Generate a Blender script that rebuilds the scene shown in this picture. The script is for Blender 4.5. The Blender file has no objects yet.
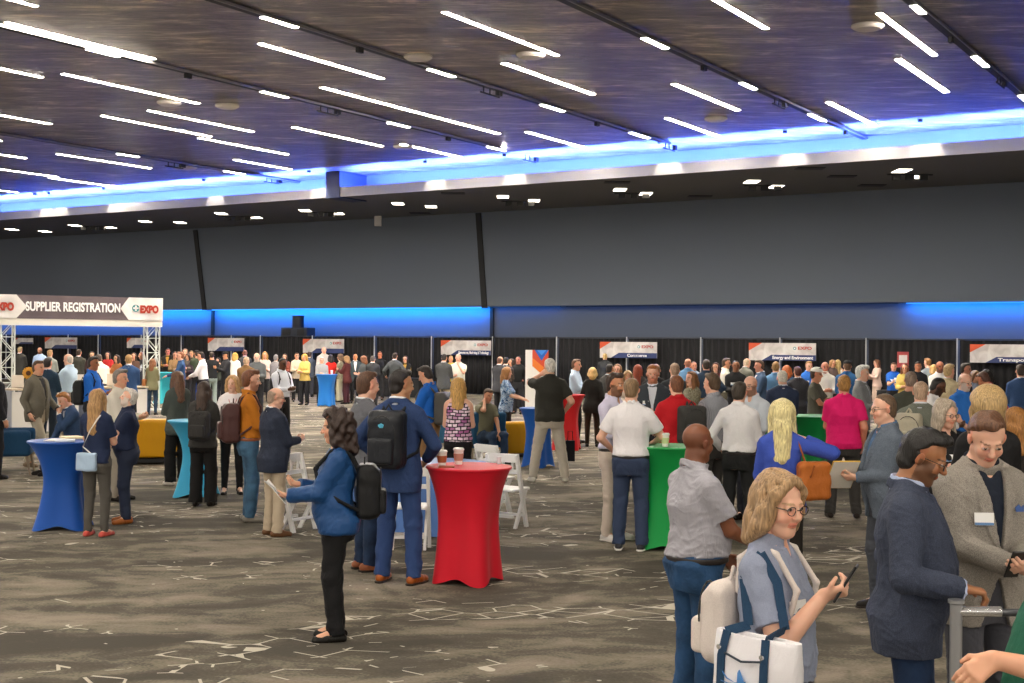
import bpy, math, random
import numpy as np
from mathutils import Vector, Matrix
random.seed(7)
SC = bpy.context.scene
COL = SC.collection
# ---------------------------------------------------------------- camera, world, exposure
F = 1300.0; CAMH = 2.15; HOR = 344.0; ROLL = 0.008
cd = bpy.data.cameras.new('camera'); cam = bpy.data.objects.new('camera', cd); COL.objects.link(cam)
cd.sensor_width = 36; cd.lens = F/1024*36; cd.clip_end = 300; cd.clip_start = 0.1
cam.location = (0, 0, CAMH)
cam.rotation_euler = (Matrix.Rotation(math.radians(90)+math.atan(2.5/F), 3, 'X') @ Matrix.Rotation(ROLL, 3, 'Z')).to_euler()
SC.camera = cam
SC.view_settings.view_transform = 'Standard'; SC.view_settings.look = 'None'
SC.view_settings.gamma = 1; SC.view_settings.use_curve_mapping = False
SC.view_settings.exposure = 0.42
w = bpy.data.worlds.new('world'); SC.world = w; w.use_nodes = True
w.node_tree.nodes['Background'].inputs[0].default_value = (1.0, 0.92, 0.83, 1)
w.node_tree.nodes['Background'].inputs[1].default_value = 1.42
STRIP_E, LED_E, BAND_E = 122.0, 620.0, 1.0
TH = math.radians(32); D = np.array([math.sin(TH), math.cos(TH)]); W = np.array([math.cos(TH), -math.sin(TH)])
HC, HS = 8.9, 7.9            # main ceiling, lower ceiling
YS, YW = 46.9, 56.0          # distance along the view axis of the soffit edge and of the rear wall
CS, CW = YS*math.cos(TH), YW*math.cos(TH)
def ray(px, py):             # photo pixel -> slope right, slope up
    x, y = px-512, HOR-py
    c, s = math.cos(ROLL), math.sin(ROLL)
    return (x*c - y*s)/F, (x*s + y*c)/F
def ground(px, py):
    a, b = ray(px, py); Y = CAMH/(-b); return a*Y, Y
def on_ceiling(px, py, H=HC):
    a, b = ray(px, py); Y = (H-CAMH)/b; return a*Y, Y
def atY(px, Y, py=None):
    a, b = ray(px, py if py is not None else HOR+ROLL*(px-512)); return a*Y, CAMH+b*Y
def onwall(px, c):           # point of the line D.P = c seen at column px
    a, _ = ray(px, HOR+ROLL*(px-512)); Y = c/(D[0]*a + D[1]); return a*Y, Y
# ---------------------------------------------------------------- materials
def C(h, k=1.0):
    h = h.lstrip('#'); v = [int(h[i:i+2], 16)/255 for i in (0, 2, 4)]
    return tuple(k*(x/12.92 if x <= .04045 else ((x+.055)/1.055)**2.4) for x in v) + (1,)
_m = {}
def newmat(name):
    m = bpy.data.materials.new(name); m.use_nodes = True
    nt = m.node_tree; return m, nt, nt.nodes['Principled BSDF']
def N(nt, t, **kw):
    n = nt.nodes.new(t)
    for k, v in kw.items():
        if k.startswith('i_'):
            n.inputs[k[2:].replace('_', ' ')].default_value = v
        else: setattr(n, k, v)
    return n
def ramp(nt, fac, stops):
    r = nt.nodes.new('ShaderNodeValToRGB'); e = r.color_ramp.elements
    while len(e) < len(stops): e.new(0.5)
    for i, (p, c) in enumerate(stops): e[i].position = p; e[i].color = c
    nt.links.new(fac, r.inputs[0]); return r.outputs[0]
def plain(hexc, rough=.5, metal=0, bump=0, bscale=20, emit=0, spec=.5, var=0):
    key = ('p', hexc, rough, metal, bump, bscale, emit, spec, var)
    if key in _m: return _m[key]
    m, nt, b = newmat('surface')
    c = C(hexc)
    b.inputs['Base Color'].default_value = c; b.inputs['Roughness'].default_value = rough
    b.inputs['Metallic'].default_value = metal; b.inputs['Specular IOR Level'].default_value = spec
    if bump or var:
        tc = N(nt, 'ShaderNodeTexCoord'); n = N(nt, 'ShaderNodeTexNoise', i_Scale=bscale, i_Detail=4.0)
        nt.links.new(tc.outputs['Object'], n.inputs['Vector'])
        if bump:
            bp = N(nt, 'ShaderNodeBump', i_Strength=bump, i_Distance=.02)
            nt.links.new(n.outputs['Fac'], bp.inputs['Height']); nt.links.new(bp.outputs[0], b.inputs['Normal'])
        if var:
            nt.links.new(ramp(nt, n.outputs['Fac'], [(.3, tuple(x*(1-var) for x in c[:3])+(1,)), (.7, tuple(min(1, x*(1+var)) for x in c[:3])+(1,))]), b.inputs['Base Color'])
    if emit:
        b.inputs['Emission Color'].default_value = c; b.inputs['Emission Strength'].default_value = emit
    _m[key] = m; return m
def fabric(hexc, kind='cloth'):
    key = ('f', hexc, kind)
    if key in _m: return _m[key]
    m, nt, b = newmat('fabric'); L = nt.links.new; c = C(hexc)
    b.inputs['Roughness'].default_value = .8; b.inputs['Specular IOR Level'].default_value = .25
    tc = N(nt, 'ShaderNodeTexCoord'); mp = N(nt, 'ShaderNodeMapping'); L(tc.outputs['Object'], mp.inputs[0])
    mp.inputs['Scale'].default_value = (1, 1, .45)
    n1 = N(nt, 'ShaderNodeTexNoise', i_Scale=11.0, i_Detail=3.0, i_Distortion=1.2); L(mp.outputs[0], n1.inputs['Vector'])
    n2 = N(nt, 'ShaderNodeTexNoise', i_Scale=260.0, i_Detail=2.0); L(tc.outputs['Object'], n2.inputs['Vector'])
    bp = N(nt, 'ShaderNodeBump', i_Strength=.38, i_Distance=.03); L(n1.outputs['Fac'], bp.inputs['Height'])
    b2 = N(nt, 'ShaderNodeBump', i_Strength=.25, i_Distance=.004); L(n2.outputs['Fac'], b2.inputs['Height'])
    L(bp.outputs[0], b2.inputs['Normal']); L(b2.outputs[0], b.inputs['Normal'])
    def sc(k): return tuple(min(1, x*k) for x in c[:3])+(1,)
    col = None
    if kind in ('cloth', 'knit'): col = ramp(nt, n2.outputs['Fac'], [(.35, sc(.93)), (.65, sc(1.06))])
    elif kind == 'satin':
        b.inputs['Roughness'].default_value = .42; b.inputs['Base Color'].default_value = c
    elif kind == 'leather':
        b.inputs['Roughness'].default_value = .4; b.inputs['Base Color'].default_value = c
    elif kind == 'wool': col = ramp(nt, n2.outputs['Fac'], [(.3, sc(.6)), (.7, sc(1.35))])
    elif kind == 'denim':
        n3 = N(nt, 'ShaderNodeTexNoise', i_Scale=6.0, i_Detail=4.0); L(tc.outputs['Object'], n3.inputs['Vector'])
        col = ramp(nt, n3.outputs['Fac'], [(.35, sc(.6)), (.7, sc(1.25))])
    elif kind in ('floral', 'camo', 'print', 'check'):
        if kind == 'check':
            v = N(nt, 'ShaderNodeTexBrick', offset=0.0); v.inputs['Scale'].default_value = 26
            for k2, q in (('Color1', sc(1)), ('Color2', sc(.9)), ('Mortar', sc(.45))): v.inputs[k2].default_value = q
            v.inputs['Mortar Size'].default_value = .09
            mq = N(nt, 'ShaderNodeMapping'); mq.inputs['Rotation'].default_value = (math.pi/2, 0, 0)
            L(tc.outputs['Object'], mq.inputs[0]); L(mq.outputs[0], v.inputs['Vector']); col = v.outputs['Color']
        elif kind == 'print':
            v = N(nt, 'ShaderNodeTexBrick', offset=0.5); v.inputs['Scale'].default_value = 7.2
            v.inputs['Mortar Size'].default_value = .045; v.inputs['Brick Width'].default_value = .5; v.inputs['Row Height'].default_value = .3
            for k2, q in (('Color1', C('#f3e2ea')), ('Color2', C('#a0528c')), ('Mortar', C('#1a1420'))): v.inputs[k2].default_value = q
            mq = N(nt, 'ShaderNodeMapping'); mq.inputs['Rotation'].default_value = (math.pi/2, 0, 0)
            n5 = N(nt, 'ShaderNodeTexNoise', i_Scale=6.0); L(tc.outputs['Object'], n5.inputs['Vector'])
            mx = N(nt, 'ShaderNodeMix', data_type='VECTOR'); mx.inputs[0].default_value = .05
            L(tc.outputs['Object'], mx.inputs[4]); L(n5.outputs['Color'], mx.inputs[5])
            L(mx.outputs[1], mq.inputs[0]); L(mq.outputs[0], v.inputs['Vector']); col = v.outputs['Color']
        else:
            n3 = N(nt, 'ShaderNodeTexNoise', i_Scale=13.0, i_Detail=2.0, i_Distortion=2.5); L(tc.outputs['Object'], n3.inputs['Vector'])
            if kind == 'floral': st = [(.40, C('#20406c')), (.47, C('#5f8ab4')), (.50, C('#d4dfea')), (.60, C('#4f7aa8'))]
            else: st = [(.42, C('#8a8470')), (.47, C('#3a3c30')), (.54, C('#b0a890')), (.62, C('#55563f'))]
            col = ramp(nt, n3.outputs['Fac'], st)
    if col is not None: L(col, b.inputs['Base Color'])
    _m[key] = m; return m
def hairmat(hexc):
    key = ('h', hexc)
    if key in _m: return _m[key]
    m, nt, b = newmat('hair'); L = nt.links.new; c = C(hexc)
    tc = N(nt, 'ShaderNodeTexCoord'); mp = N(nt, 'ShaderNodeMapping'); mp.inputs['Scale'].default_value = (1, 1, .12)
    L(tc.outputs['Object'], mp.inputs[0]); n = N(nt, 'ShaderNodeTexNoise', i_Scale=130.0, i_Detail=3.0, i_Distortion=.4)
    L(mp.outputs[0], n.inputs['Vector'])
    L(ramp(nt, n.outputs['Fac'], [(.3, tuple(x*.45 for x in c[:3])+(1,)), (.7, tuple(min(1, x*1.35) for x in c[:3])+(1,))]), b.inputs['Base Color'])
    bp = N(nt, 'ShaderNodeBump', i_Strength=.6, i_Distance=.01); L(n.outputs['Fac'], bp.inputs['Height']); L(bp.outputs[0], b.inputs['Normal'])
    b.inputs['Roughness'].default_value = .5; _m[key] = m; return m
def skinmat():
    if 'skin' in _m: return _m['skin']
    m, nt, b = newmat('skin'); a = N(nt, 'ShaderNodeVertexColor', layer_name='Col')
    nt.links.new(a.outputs[0], b.inputs['Base Color']); b.inputs['Roughness'].default_value = .48
    b.inputs['Subsurface Weight'].default_value = .08; b.inputs['Subsurface Scale'].default_value = .02
    _m['skin'] = m; return m
# ---------------------------------------------------------------- objects
def emp(name, loc, label, cat, group=None, rz=0):
    o = bpy.data.objects.new(name, None); COL.objects.link(o); o.location = loc; o.rotation_euler = (0, 0, rz)
    o['label'] = label; o['category'] = cat
    if group: o['group'] = group
    return o
def tag(o, label, cat, group=None, kind=None):
    o['label'] = label; o['category'] = cat
    if group: o['group'] = group
    if kind: o['kind'] = kind
    return o
def mesh(name, V, Q, mat, parent=None, smooth=True, col=None, loc=None, flat_quads=None):
    me = bpy.data.meshes.new(name); V = np.asarray(V, np.float32)
    if isinstance(Q, np.ndarray):
        n = len(Q); me.vertices.add(len(V)); me.vertices.foreach_set('co', V.ravel())
        me.loops.add(4*n); me.loops.foreach_set('vertex_index', Q.astype(np.int32).ravel())
        me.polygons.add(n); me.polygons.foreach_set('loop_start', np.arange(0, 4*n, 4, dtype=np.int32))
        me.update(calc_edges=True)
    else: me.from_pydata([tuple(map(float, v)) for v in V], [], Q)
    me.polygons.foreach_set('use_smooth', np.full(len(me.polygons), smooth))
    if col is not None:
        a = me.color_attributes.new('Col', 'FLOAT_COLOR', 'POINT'); a.data.foreach_set('color', np.asarray(col, np.float32).ravel())
    me.materials.append(mat)
    o = bpy.data.objects.new(name, me); COL.objects.link(o)
    if parent: o.parent = parent
    if loc is not None: o.location = loc
    return o
class MB:                    # collects boxes, tubes and lathes into ONE mesh
    def __init__(s): s.v = []; s.f = []
    def add(s, V, Fs):
        n = len(s.v); s.v += [tuple(map(float, v)) for v in V]; s.f += [tuple(i+n for i in f) for f in Fs]; return s
    def box(s, c, size, ux=(1, 0, 0), uy=(0, 1, 0), uz=(0, 0, 1)):
        c = np.array(c, float); A = [np.array(u, float)*d/2 for u, d in zip((ux, uy, uz), size)]
        V = [c+i*A[0]+j*A[1]+k*A[2] for i in (-1, 1) for j in (-1, 1) for k in (-1, 1)]
        return s.add(V, [(0, 1, 3, 2), (4, 6, 7, 5), (0, 4, 5, 1), (2, 3, 7, 6), (0, 2, 6, 4), (1, 5, 7, 3)])
    def tube(s, pts, r, n=10):
        pts = [np.array(p, float) for p in pts]; rs = r if isinstance(r, (list, tuple)) else [r]*len(pts); V = []; Fs = []
        for i, p in enumerate(pts):
            d = pts[min(i+1, len(pts)-1)]-pts[max(i-1, 0)]; d = d/np.linalg.norm(d)
            a = np.array((0, 0, 1.)) if abs(d[2]) < .9 else np.array((1., 0, 0))
            u = np.cross(d, a); u /= np.linalg.norm(u); v = np.cross(d, u)
            for k in range(n): t = 2*math.pi*k/n; V.append(p+rs[i]*(math.cos(t)*u+math.sin(t)*v))
        for i in range(len(pts)-1):
            for k in range(n): Fs.append((i*n+k, i*n+(k+1) % n, (i+1)*n+(k+1) % n, (i+1)*n+k))
        Fs.append(tuple(range(n))[::-1]); Fs.append(tuple((len(pts)-1)*n+k for k in range(n)))
        return s.add(V, Fs)
    def lathe(s, prof, c=(0, 0, 0), n=24):
        V = []; Fs = []
        for r, z in prof:
            for k in range(n): t = 2*math.pi*k/n; V.append((c[0]+r*math.cos(t), c[1]+r*math.sin(t), c[2]+z))
        for i in range(len(prof)-1):
            for k in range(n): Fs.append((i*n+k, i*n+(k+1) % n, (i+1)*n+(k+1) % n, (i+1)*n+k))
        Fs.append(tuple(range(n))[::-1]); Fs.append(tuple((len(prof)-1)*n+k for k in range(n)))
        return s.add(V, Fs)
    def prism(s, poly, o, ux, uz, depth):   # polygon in the (ux, uz) plane at o, given depth along ux x uz
        o = np.array(o, float); ux = np.array(ux, float); uz = np.array(uz, float); nn = np.cross(ux, uz)*depth; n = len(poly)
        V = [o+a*ux+b*uz for a, b in poly]+[o+a*ux+b*uz+nn for a, b in poly]
        Fs = [tuple(range(n)), tuple(range(n, 2*n))[::-1]]+[(i, (i+1) % n, n+(i+1) % n, n+i) for i in range(n)]
        return s.add(V, Fs)
    def build(s, name, mat, parent=None, loc=None, smooth=False, bevel=0):
        o = mesh(name, s.v, s.f, mat, parent, smooth, loc=loc)
        if bevel:
            b = o.modifiers.new('bevel', 'BEVEL'); b.width = bevel; b.segments = 2; b.limit_method = 'ANGLE'
        if smooth:
            try: o.data.set_sharp_from_angle(angle=math.radians(40))
            except Exception: pass
        return o
def struct(o): o['kind'] = 'structure'; return o
def copy_tree(o, loc, rz=None, label=None, group=None, sc=None):
    def cp(a, par):
        c = a.copy(); COL.objects.link(c); c.parent = par
        for ch in kids.get(a.name, []): cp(ch, c)
        return c
    kids = {}
    for x in COL.objects:
        if x.parent: kids.setdefault(x.parent.name, []).append(x)
    r = cp(o, None); r.location = loc
    if rz is not None: r.rotation_euler = (0, 0, rz)
    if label: r['label'] = label
    if group: r['group'] = group
    if sc: r.scale = sc
    return r
def text(s, name, size, mat, parent, loc, ux, ext=.004, align='CENTER', width=None, bold=0.0):
    cu = bpy.data.curves.new(name, 'FONT'); cu.body = s; cu.size = size; cu.extrude = ext; cu.align_x = align; cu.align_y = 'CENTER'
    cu.offset = bold; cu.materials.append(mat); o = bpy.data.objects.new(name, cu); COL.objects.link(o); o.parent = parent
    o.location = loc; o.rotation_euler = (math.pi/2, 0, math.atan2(ux[1], ux[0]))
    bpy.context.view_layer.update()
    if width: k = width/max(o.dimensions.x, 1e-3)
    me = bpy.data.meshes.new_from_object(o); r = bpy.data.objects.new(name, me); COL.objects.link(r); r.parent = parent; r.location = loc; r.rotation_euler = o.rotation_euler
    if width: r.scale = (k, 1, 1)
    bpy.data.objects.remove(o); return r
# ---------------------------------------------------------------- signed-distance figures: smooth unions turned into one mesh
def V3(*a): return np.array(a, float)
def unit(v): v = np.asarray(v, float); return v/max(np.linalg.norm(v), 1e-9)
def frame(yaw=0, pitch=0, roll=0):   # columns = right, forward, up (yaw about z, pitch > 0 tips forward, roll to its right)
    r = math.radians
    return np.array(Matrix.Rotation(r(yaw), 3, 'Z') @ Matrix.Rotation(-r(pitch), 3, 'X') @ Matrix.Rotation(r(roll), 3, 'Y'))
class Field:
    def __init__(s): s.ops = []
    def _b(s, lo, hi): return np.array(lo, float), np.array(hi, float)
    def seg(s, a, b, ra, rb=None, k=.02, cut0=False, cut1=False, sub=False):
        a = np.array(a, float); b = np.array(b, float); rb = ra if rb is None else rb; ax = b-a; L2 = max(ax@ax, 1e-9); L = math.sqrt(L2)
        def fn(X, Y, Z):
            q = ((X-a[0])*ax[0]+(Y-a[1])*ax[1]+(Z-a[2])*ax[2])/L2; t = np.clip(q, 0, 1)
            d = np.sqrt((X-a[0]-t*ax[0])**2+(Y-a[1]-t*ax[1])**2+(Z-a[2]-t*ax[2])**2)-(ra+(rb-ra)*t)
            if cut1: d = np.maximum(d, (q-1)*L)
            if cut0: d = np.maximum(d, -q*L)
            return d
        s.ops.append(('s' if sub else 'u', fn, *s._b(np.minimum(a-ra, b-rb), np.maximum(a+ra, b+rb)), k)); return s
    def chain(s, pts, rs, k=.02, **kw):
        for i in range(len(pts)-1): s.seg(pts[i], pts[i+1], rs[i], rs[i+1], k, **kw)
        return s
    def ell(s, c, r, R=None, k=.02, sub=False, clip=None):
        c = np.array(c, float); r = np.array(r, float); R = np.eye(3) if R is None else R
        def fn(X, Y, Z):
            x, y, z = X-c[0], Y-c[1], Z-c[2]
            q = [(R[0, i]*x+R[1, i]*y+R[2, i]*z) for i in range(3)]
            k0 = np.sqrt((q[0]/r[0])**2+(q[1]/r[1])**2+(q[2]/r[2])**2); k1 = np.sqrt((q[0]/r[0]**2)**2+(q[1]/r[1]**2)**2+(q[2]/r[2]**2)**2)
            d = k0*(k0-1)/np.maximum(k1, 1e-6)
            if clip is not None:
                cc = clip(*q); ee = np.maximum(.022-np.abs(d-cc), 0)/.022; d = np.maximum(d, cc)+ee*ee*.0055
            return d
        e = np.abs(R)@r
        s.ops.append(('s' if sub else 'u', fn, c-e, c+e, k)); return s
    def box(s, c, half, R=None, rad=.02, k=.01, sub=False):
        c = np.array(c, float); half = np.array(half, float); R = np.eye(3) if R is None else R
        def fn(X, Y, Z):
            x, y, z = X-c[0], Y-c[1], Z-c[2]
            q = [np.abs(R[0, i]*x+R[1, i]*y+R[2, i]*z)-(half[i]-rad) for i in range(3)]
            return np.sqrt(np.maximum(q[0], 0)**2+np.maximum(q[1], 0)**2+np.maximum(q[2], 0)**2)+np.minimum(np.maximum(np.maximum(q[0], q[1]), q[2]), 0)-rad
        e = np.abs(R)@half
        s.ops.append(('s' if sub else 'u', fn, c-e, c+e, k)); return s
    def ring(s, c, a, b, tz, th, R, k=.01):  # standing collar: ellipse a x b, height tz, thickness th
        c = np.array(c, float)
        def fn(X, Y, Z):
            x, y, z = X-c[0], Y-c[1], Z-c[2]
            q = [(R[0, i]*x+R[1, i]*y+R[2, i]*z) for i in range(3)]
            d = (np.sqrt((q[0]/a)**2+(q[1]/b)**2)-1)*min(a, b)
            return np.sqrt(d**2+(np.maximum(np.abs(q[2])-tz, 0))**2)-th
        e = np.abs(R)@V3(a+th, b+th, tz+th)
        s.ops.append(('u', fn, c-e, c+e, k)); return s
    def loft(s, o, R, tab, k=.03, n=2.3, clip=None):  # tab rows: z, a, b, yc
        tab = np.array(tab, float); o = np.array(o, float); z0, z1 = tab[0, 0], tab[-1, 0]; amax = tab[:, 1].max(); bmax = (tab[:, 2]+np.abs(tab[:, 3])).max()
        def fn(X, Y, Z):
            x, y, z = X-o[0], Y-o[1], Z-o[2]
            q = [(R[0, i]*x+R[1, i]*y+R[2, i]*z) for i in range(3)]
            a = np.interp(q[2], tab[:, 0], tab[:, 1]); b = np.interp(q[2], tab[:, 0], tab[:, 2]); yc = np.interp(q[2], tab[:, 0], tab[:, 3])
            m = (np.abs(q[0]/a)**n+np.abs((q[1]-yc)/b)**n)**(1/n)
            d = (m-1)*np.minimum(a, b)
            d = np.maximum(d, np.maximum(q[2]-z1, z0-q[2]))
            if clip is not None: d = clip(d, *q)
            return d
        P = [o+R@V3(i*amax, j*bmax, z) for i in (-1, 1) for j in (-1, 1) for z in (z0, z1)]
        s.ops.append(('u', fn, np.min(P, 0), np.max(P, 0), k)); return s
    def post(s, fn): s.ops.append(('p', fn, None, None, 0)); return s
    def solve(s, h):
        U = [o for o in s.ops if o[0] == 'u']; lo = np.min([o[2] for o in U], 0)-3*h-.02; hi = np.max([o[3] for o in U], 0)+3*h+.02
        n = np.ceil((hi-lo)/h).astype(int)+1; G = [(lo[i]+h*np.arange(n[i])).astype(np.float32) for i in range(3)]
        A = np.full(n, 1.0, np.float32)
        for op, fn, l, u, k in s.ops:
            if op == 'p':
                m = np.where(np.abs(A) < .06); A[m] = fn(G[0][m[0]], G[1][m[1]], G[2][m[2]], A[m]); continue
            mg = k+2.5*h
            i0 = np.maximum(((l-mg-lo)/h).astype(int), 0); i1 = np.minimum(np.ceil((u+mg-lo)/h).astype(int)+1, n)
            if (i1 <= i0).any(): continue
            sl = tuple(slice(i0[i], i1[i]) for i in range(3))
            X = G[0][sl[0]][:, None, None]; Y = G[1][sl[1]][None, :, None]; Z = G[2][sl[2]][None, None, :]
            d = fn(X, Y, Z).astype(np.float32); a = A[sl]
            if op == 'u':
                if k > 0: e = np.maximum(k-np.abs(a-d), 0)/k; A[sl] = np.minimum(a, d)-e*e*k*.25
                else: A[sl] = np.minimum(a, d)
            else:
                d = -d
                if k > 0: e = np.maximum(k-np.abs(a-d), 0)/k; A[sl] = np.maximum(a, d)+e*e*k*.25
                else: A[sl] = np.maximum(a, d)
        return nets(A, lo, h)
def nets(A, lo, h):
    B = A < 0; n = np.array(A.shape)-1
    c = np.zeros(tuple(n), np.int8)
    for i in (0, 1):
        for j in (0, 1):
            for k in (0, 1): c += B[i:i+n[0], j:j+n[1], k:k+n[2]]
    act = (c > 0) & (c < 8); idx = np.full(tuple(n), -1, np.int32); ii = np.nonzero(act); m = len(ii[0]); idx[ii] = np.arange(m)
    S = np.zeros((m, 3), np.float32); cnt = np.zeros(m, np.float32); co = [(i, j, k) for i in (0, 1) for j in (0, 1) for k in (0, 1)]
    val = {q: A[ii[0]+q[0], ii[1]+q[1], ii[2]+q[2]] for q in co}
    for q in co:
        for ax in range(3):
            if q[ax]: continue
            r = list(q); r[ax] = 1; r = tuple(r); a, b = val[q], val[r]; x = (a < 0) != (b < 0)
            t = np.where(x, a/np.where(a-b == 0, 1, a-b), 0)
            for d in range(3): S[:, d] += np.where(x, q[d]+(t if d == ax else 0), 0)
            cnt += x
    V = (S/np.maximum(cnt, 1)[:, None]+np.stack(ii, 1))*h+lo
    Qs = []
    for ax in range(3):
        u, v = (ax+1) % 3, (ax+2) % 3
        s0 = [slice(None)]*3; s1 = [slice(None)]*3; s0[ax] = slice(0, -1); s1[ax] = slice(1, None)
        e = B[tuple(s0)] != B[tuple(s1)]; P = np.nonzero(e)
        P = np.stack(P, 1); P = P[(P[:, u] > 0) & (P[:, v] > 0) & (P[:, u] < A.shape[u]-1) & (P[:, v] < A.shape[v]-1)]
        if not len(P): continue
        def at(du, dv): R = P.copy(); R[:, u] += du; R[:, v] += dv; return idx[R[:, 0], R[:, 1], R[:, 2]]
        q = np.stack([at(-1, -1), at(0, -1), at(0, 0), at(-1, 0)], 1)
        fl = ~B[P[:, 0], P[:, 1], P[:, 2]]; q[fl] = q[fl][:, ::-1]; Qs.append(q)
    return V, np.concatenate(Qs)
def wob(f, seed, sz=1.0):
    rs = np.random.RandomState(seed); K = rs.normal(size=(5, 3))*f*.6; K[:, 2] *= sz; ph = rs.uniform(0, 6.28, 5)
    def fn(X, Y, Z):
        wx = .35/f*6*np.sin(f*.5*Y+ph[0]+.3*f*Z*sz); wz = .35/f*6*np.sin(f*.45*X+ph[1])
        return sum(np.sin(K[i, 0]*(X+wx)+K[i, 1]*Y+K[i, 2]*(Z+wz)+ph[i]) for i in range(5))/3
    return fn
def ik(a, t, l1, l2, pole):
    a = np.array(a, float); v = np.array(t, float)-a; L = np.linalg.norm(v); u = v/L; d = min(L, .998*(l1+l2)); t = a+u*d
    ca = (l1*l1+d*d-l2*l2)/(2*l1*d); hh = math.sqrt(max(0, 1-ca*ca))*l1; p = np.array(pole, float); p = unit(p-(p@u)*u)
    return a+u*ca*l1+p*hh, t
TM = [(-.16, .150, .100, -.015), (-.08, .168, .118, -.02), (.0, .166, .118, -.015), (.12, .152, .108, .0), (.22, .150, .106, .004), (.34, .168, .112, .0), (.43, .172, .108, -.008), (.50, .145, .088, -.012), (.545, .095, .068, -.014), (.575, .058, .055, -.014)]
TF = [(-.16, .152, .100, -.015), (-.08, .176, .124, -.022), (.0, .166, .116, -.015), (.12, .136, .096, .0), (.22, .128, .092, .002), (.34, .144, .100, .0), (.43, .150, .098, -.008), (.50, .128, .078, -.012), (.545, .082, .060, -.014), (.575, .050, .048, -.014)]
# wrist target (torso frame, right arm), elbow hint, palm normal, finger curl
ARMS = {
 'down': ((.235, .03, -.03), (.3, -1, 0), (-1, .1, 0), .35), 'pocket': ((.185, .05, .03), (.8, -1, 0), (-1, 0, 0), .6),
 'front': ((.07, .30, .20), (.5, -.4, -1), (-.6, 0, .6), .75), 'low': ((.05, .22, .02), (.8, -.5, -.2), (-.7, -.4, 0), .6),
 'cross': ((-.10, .18, .30), (.6, .3, -1), (0, -1, 0), .3), 'table': ((.13, .36, .16), (.7, -.5, -.6), (0, 0, -1), .2),
 'phone': ((.02, .34, .30), (.4, -.2, -1), (-.5, -.3, .6), .8), 'ear': ((.115, .09, .60), (.8, .6, -1), (-1, 0, .2), .8),
 'chin': ((.04, .17, .50), (.6, .4, -1), (-.2, -1, .2), .7), 'hip': ((.18, .02, .10), (1, -.5, 0), (-1, 0, 0), .8),
 'point': ((.10, .42, .30), (.5, -.2, -1), (0, 0, -1), .2), 'hair': ((.10, .02, .66), (1, .5, .2), (-1, -.3, .3), .5),
 'strap': ((.11, .17, .38), (.8, -.2, -1), (0, -1, 0), .9), 'back': ((.05, -.16, .05), (1, -.3, 0), (0, -1, 0), .5),
 'gesture': ((.22, .30, .28), (.6, -.4, -1), (-.4, 0, 1), .25), 'wide': ((.34, .12, .08), (.5, -1, 0), (-1, 0, 0), .4),
 'lap': ((.08, .34, .05), (.8, -.4, 0), (0, 0, -1), .3), 'swing': ((.22, .22, .03), (.3, -1, 0), (-1, 0, 0), .4)}
SK = {'a': '#d9a283', 'b': '#e2b096', 'c': '#c98e6a', 'd': '#8a5a3c', 'e': '#5c3a26', 'f': '#b9805c'}
def hand(f, w, d, n, side, sc, rmin, curl):
    d = unit(d); n = unit(n-(n@d)*d) if np.linalg.norm(np.cross(n, d)) > .1 else unit(np.cross(d, V3(1, .3, 0))); t = np.cross(d, n)*side
    kn = []
    for i, off in enumerate((.030, .010, -.010, -.029)):
        kp = w+sc*(d*(.088-.004*abs(i-1))+t*off); kn.append(kp)
        f.seg(w+sc*(d*.01+t*off*.55), kp, max(.0155*sc, rmin), max(.0125*sc, rmin), k=.014)
        L1, L2 = ((.040, .034), (.044, .038), (.041, .035), (.032, .028))[i]; a1 = curl*1.15+.05*i; a2 = curl*2.3+.06*i
        m = kp+sc*L1*(math.cos(a1)*d+math.sin(a1)*n); e = m+sc*L2*(math.cos(a2)*d+math.sin(a2)*n)
        f.seg(kp, m, max(.0098*sc, rmin), max(.0088*sc, rmin), k=.004); f.seg(m, e, max(.0088*sc, rmin), max(.0074*sc, rmin), k=.003)
    b = w+sc*(d*.028+t*.026); m = b+sc*.040*unit(d*.65+t*.65+n*.3); e = m+sc*.032*unit(d*.85+t*.15+n*(.3+curl*.6))
    f.seg(w+sc*d*.012+t*.01, b, max(.016*sc, rmin), max(.0135*sc, rmin), k=.012); f.seg(b, m, max(.0125*sc, rmin), max(.0105*sc, rmin), k=.008); f.seg(m, e, max(.0105*sc, rmin), max(.0085*sc, rmin), k=.003)
    return w+sc*(d*.10+n*.03)
class P: pass
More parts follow.
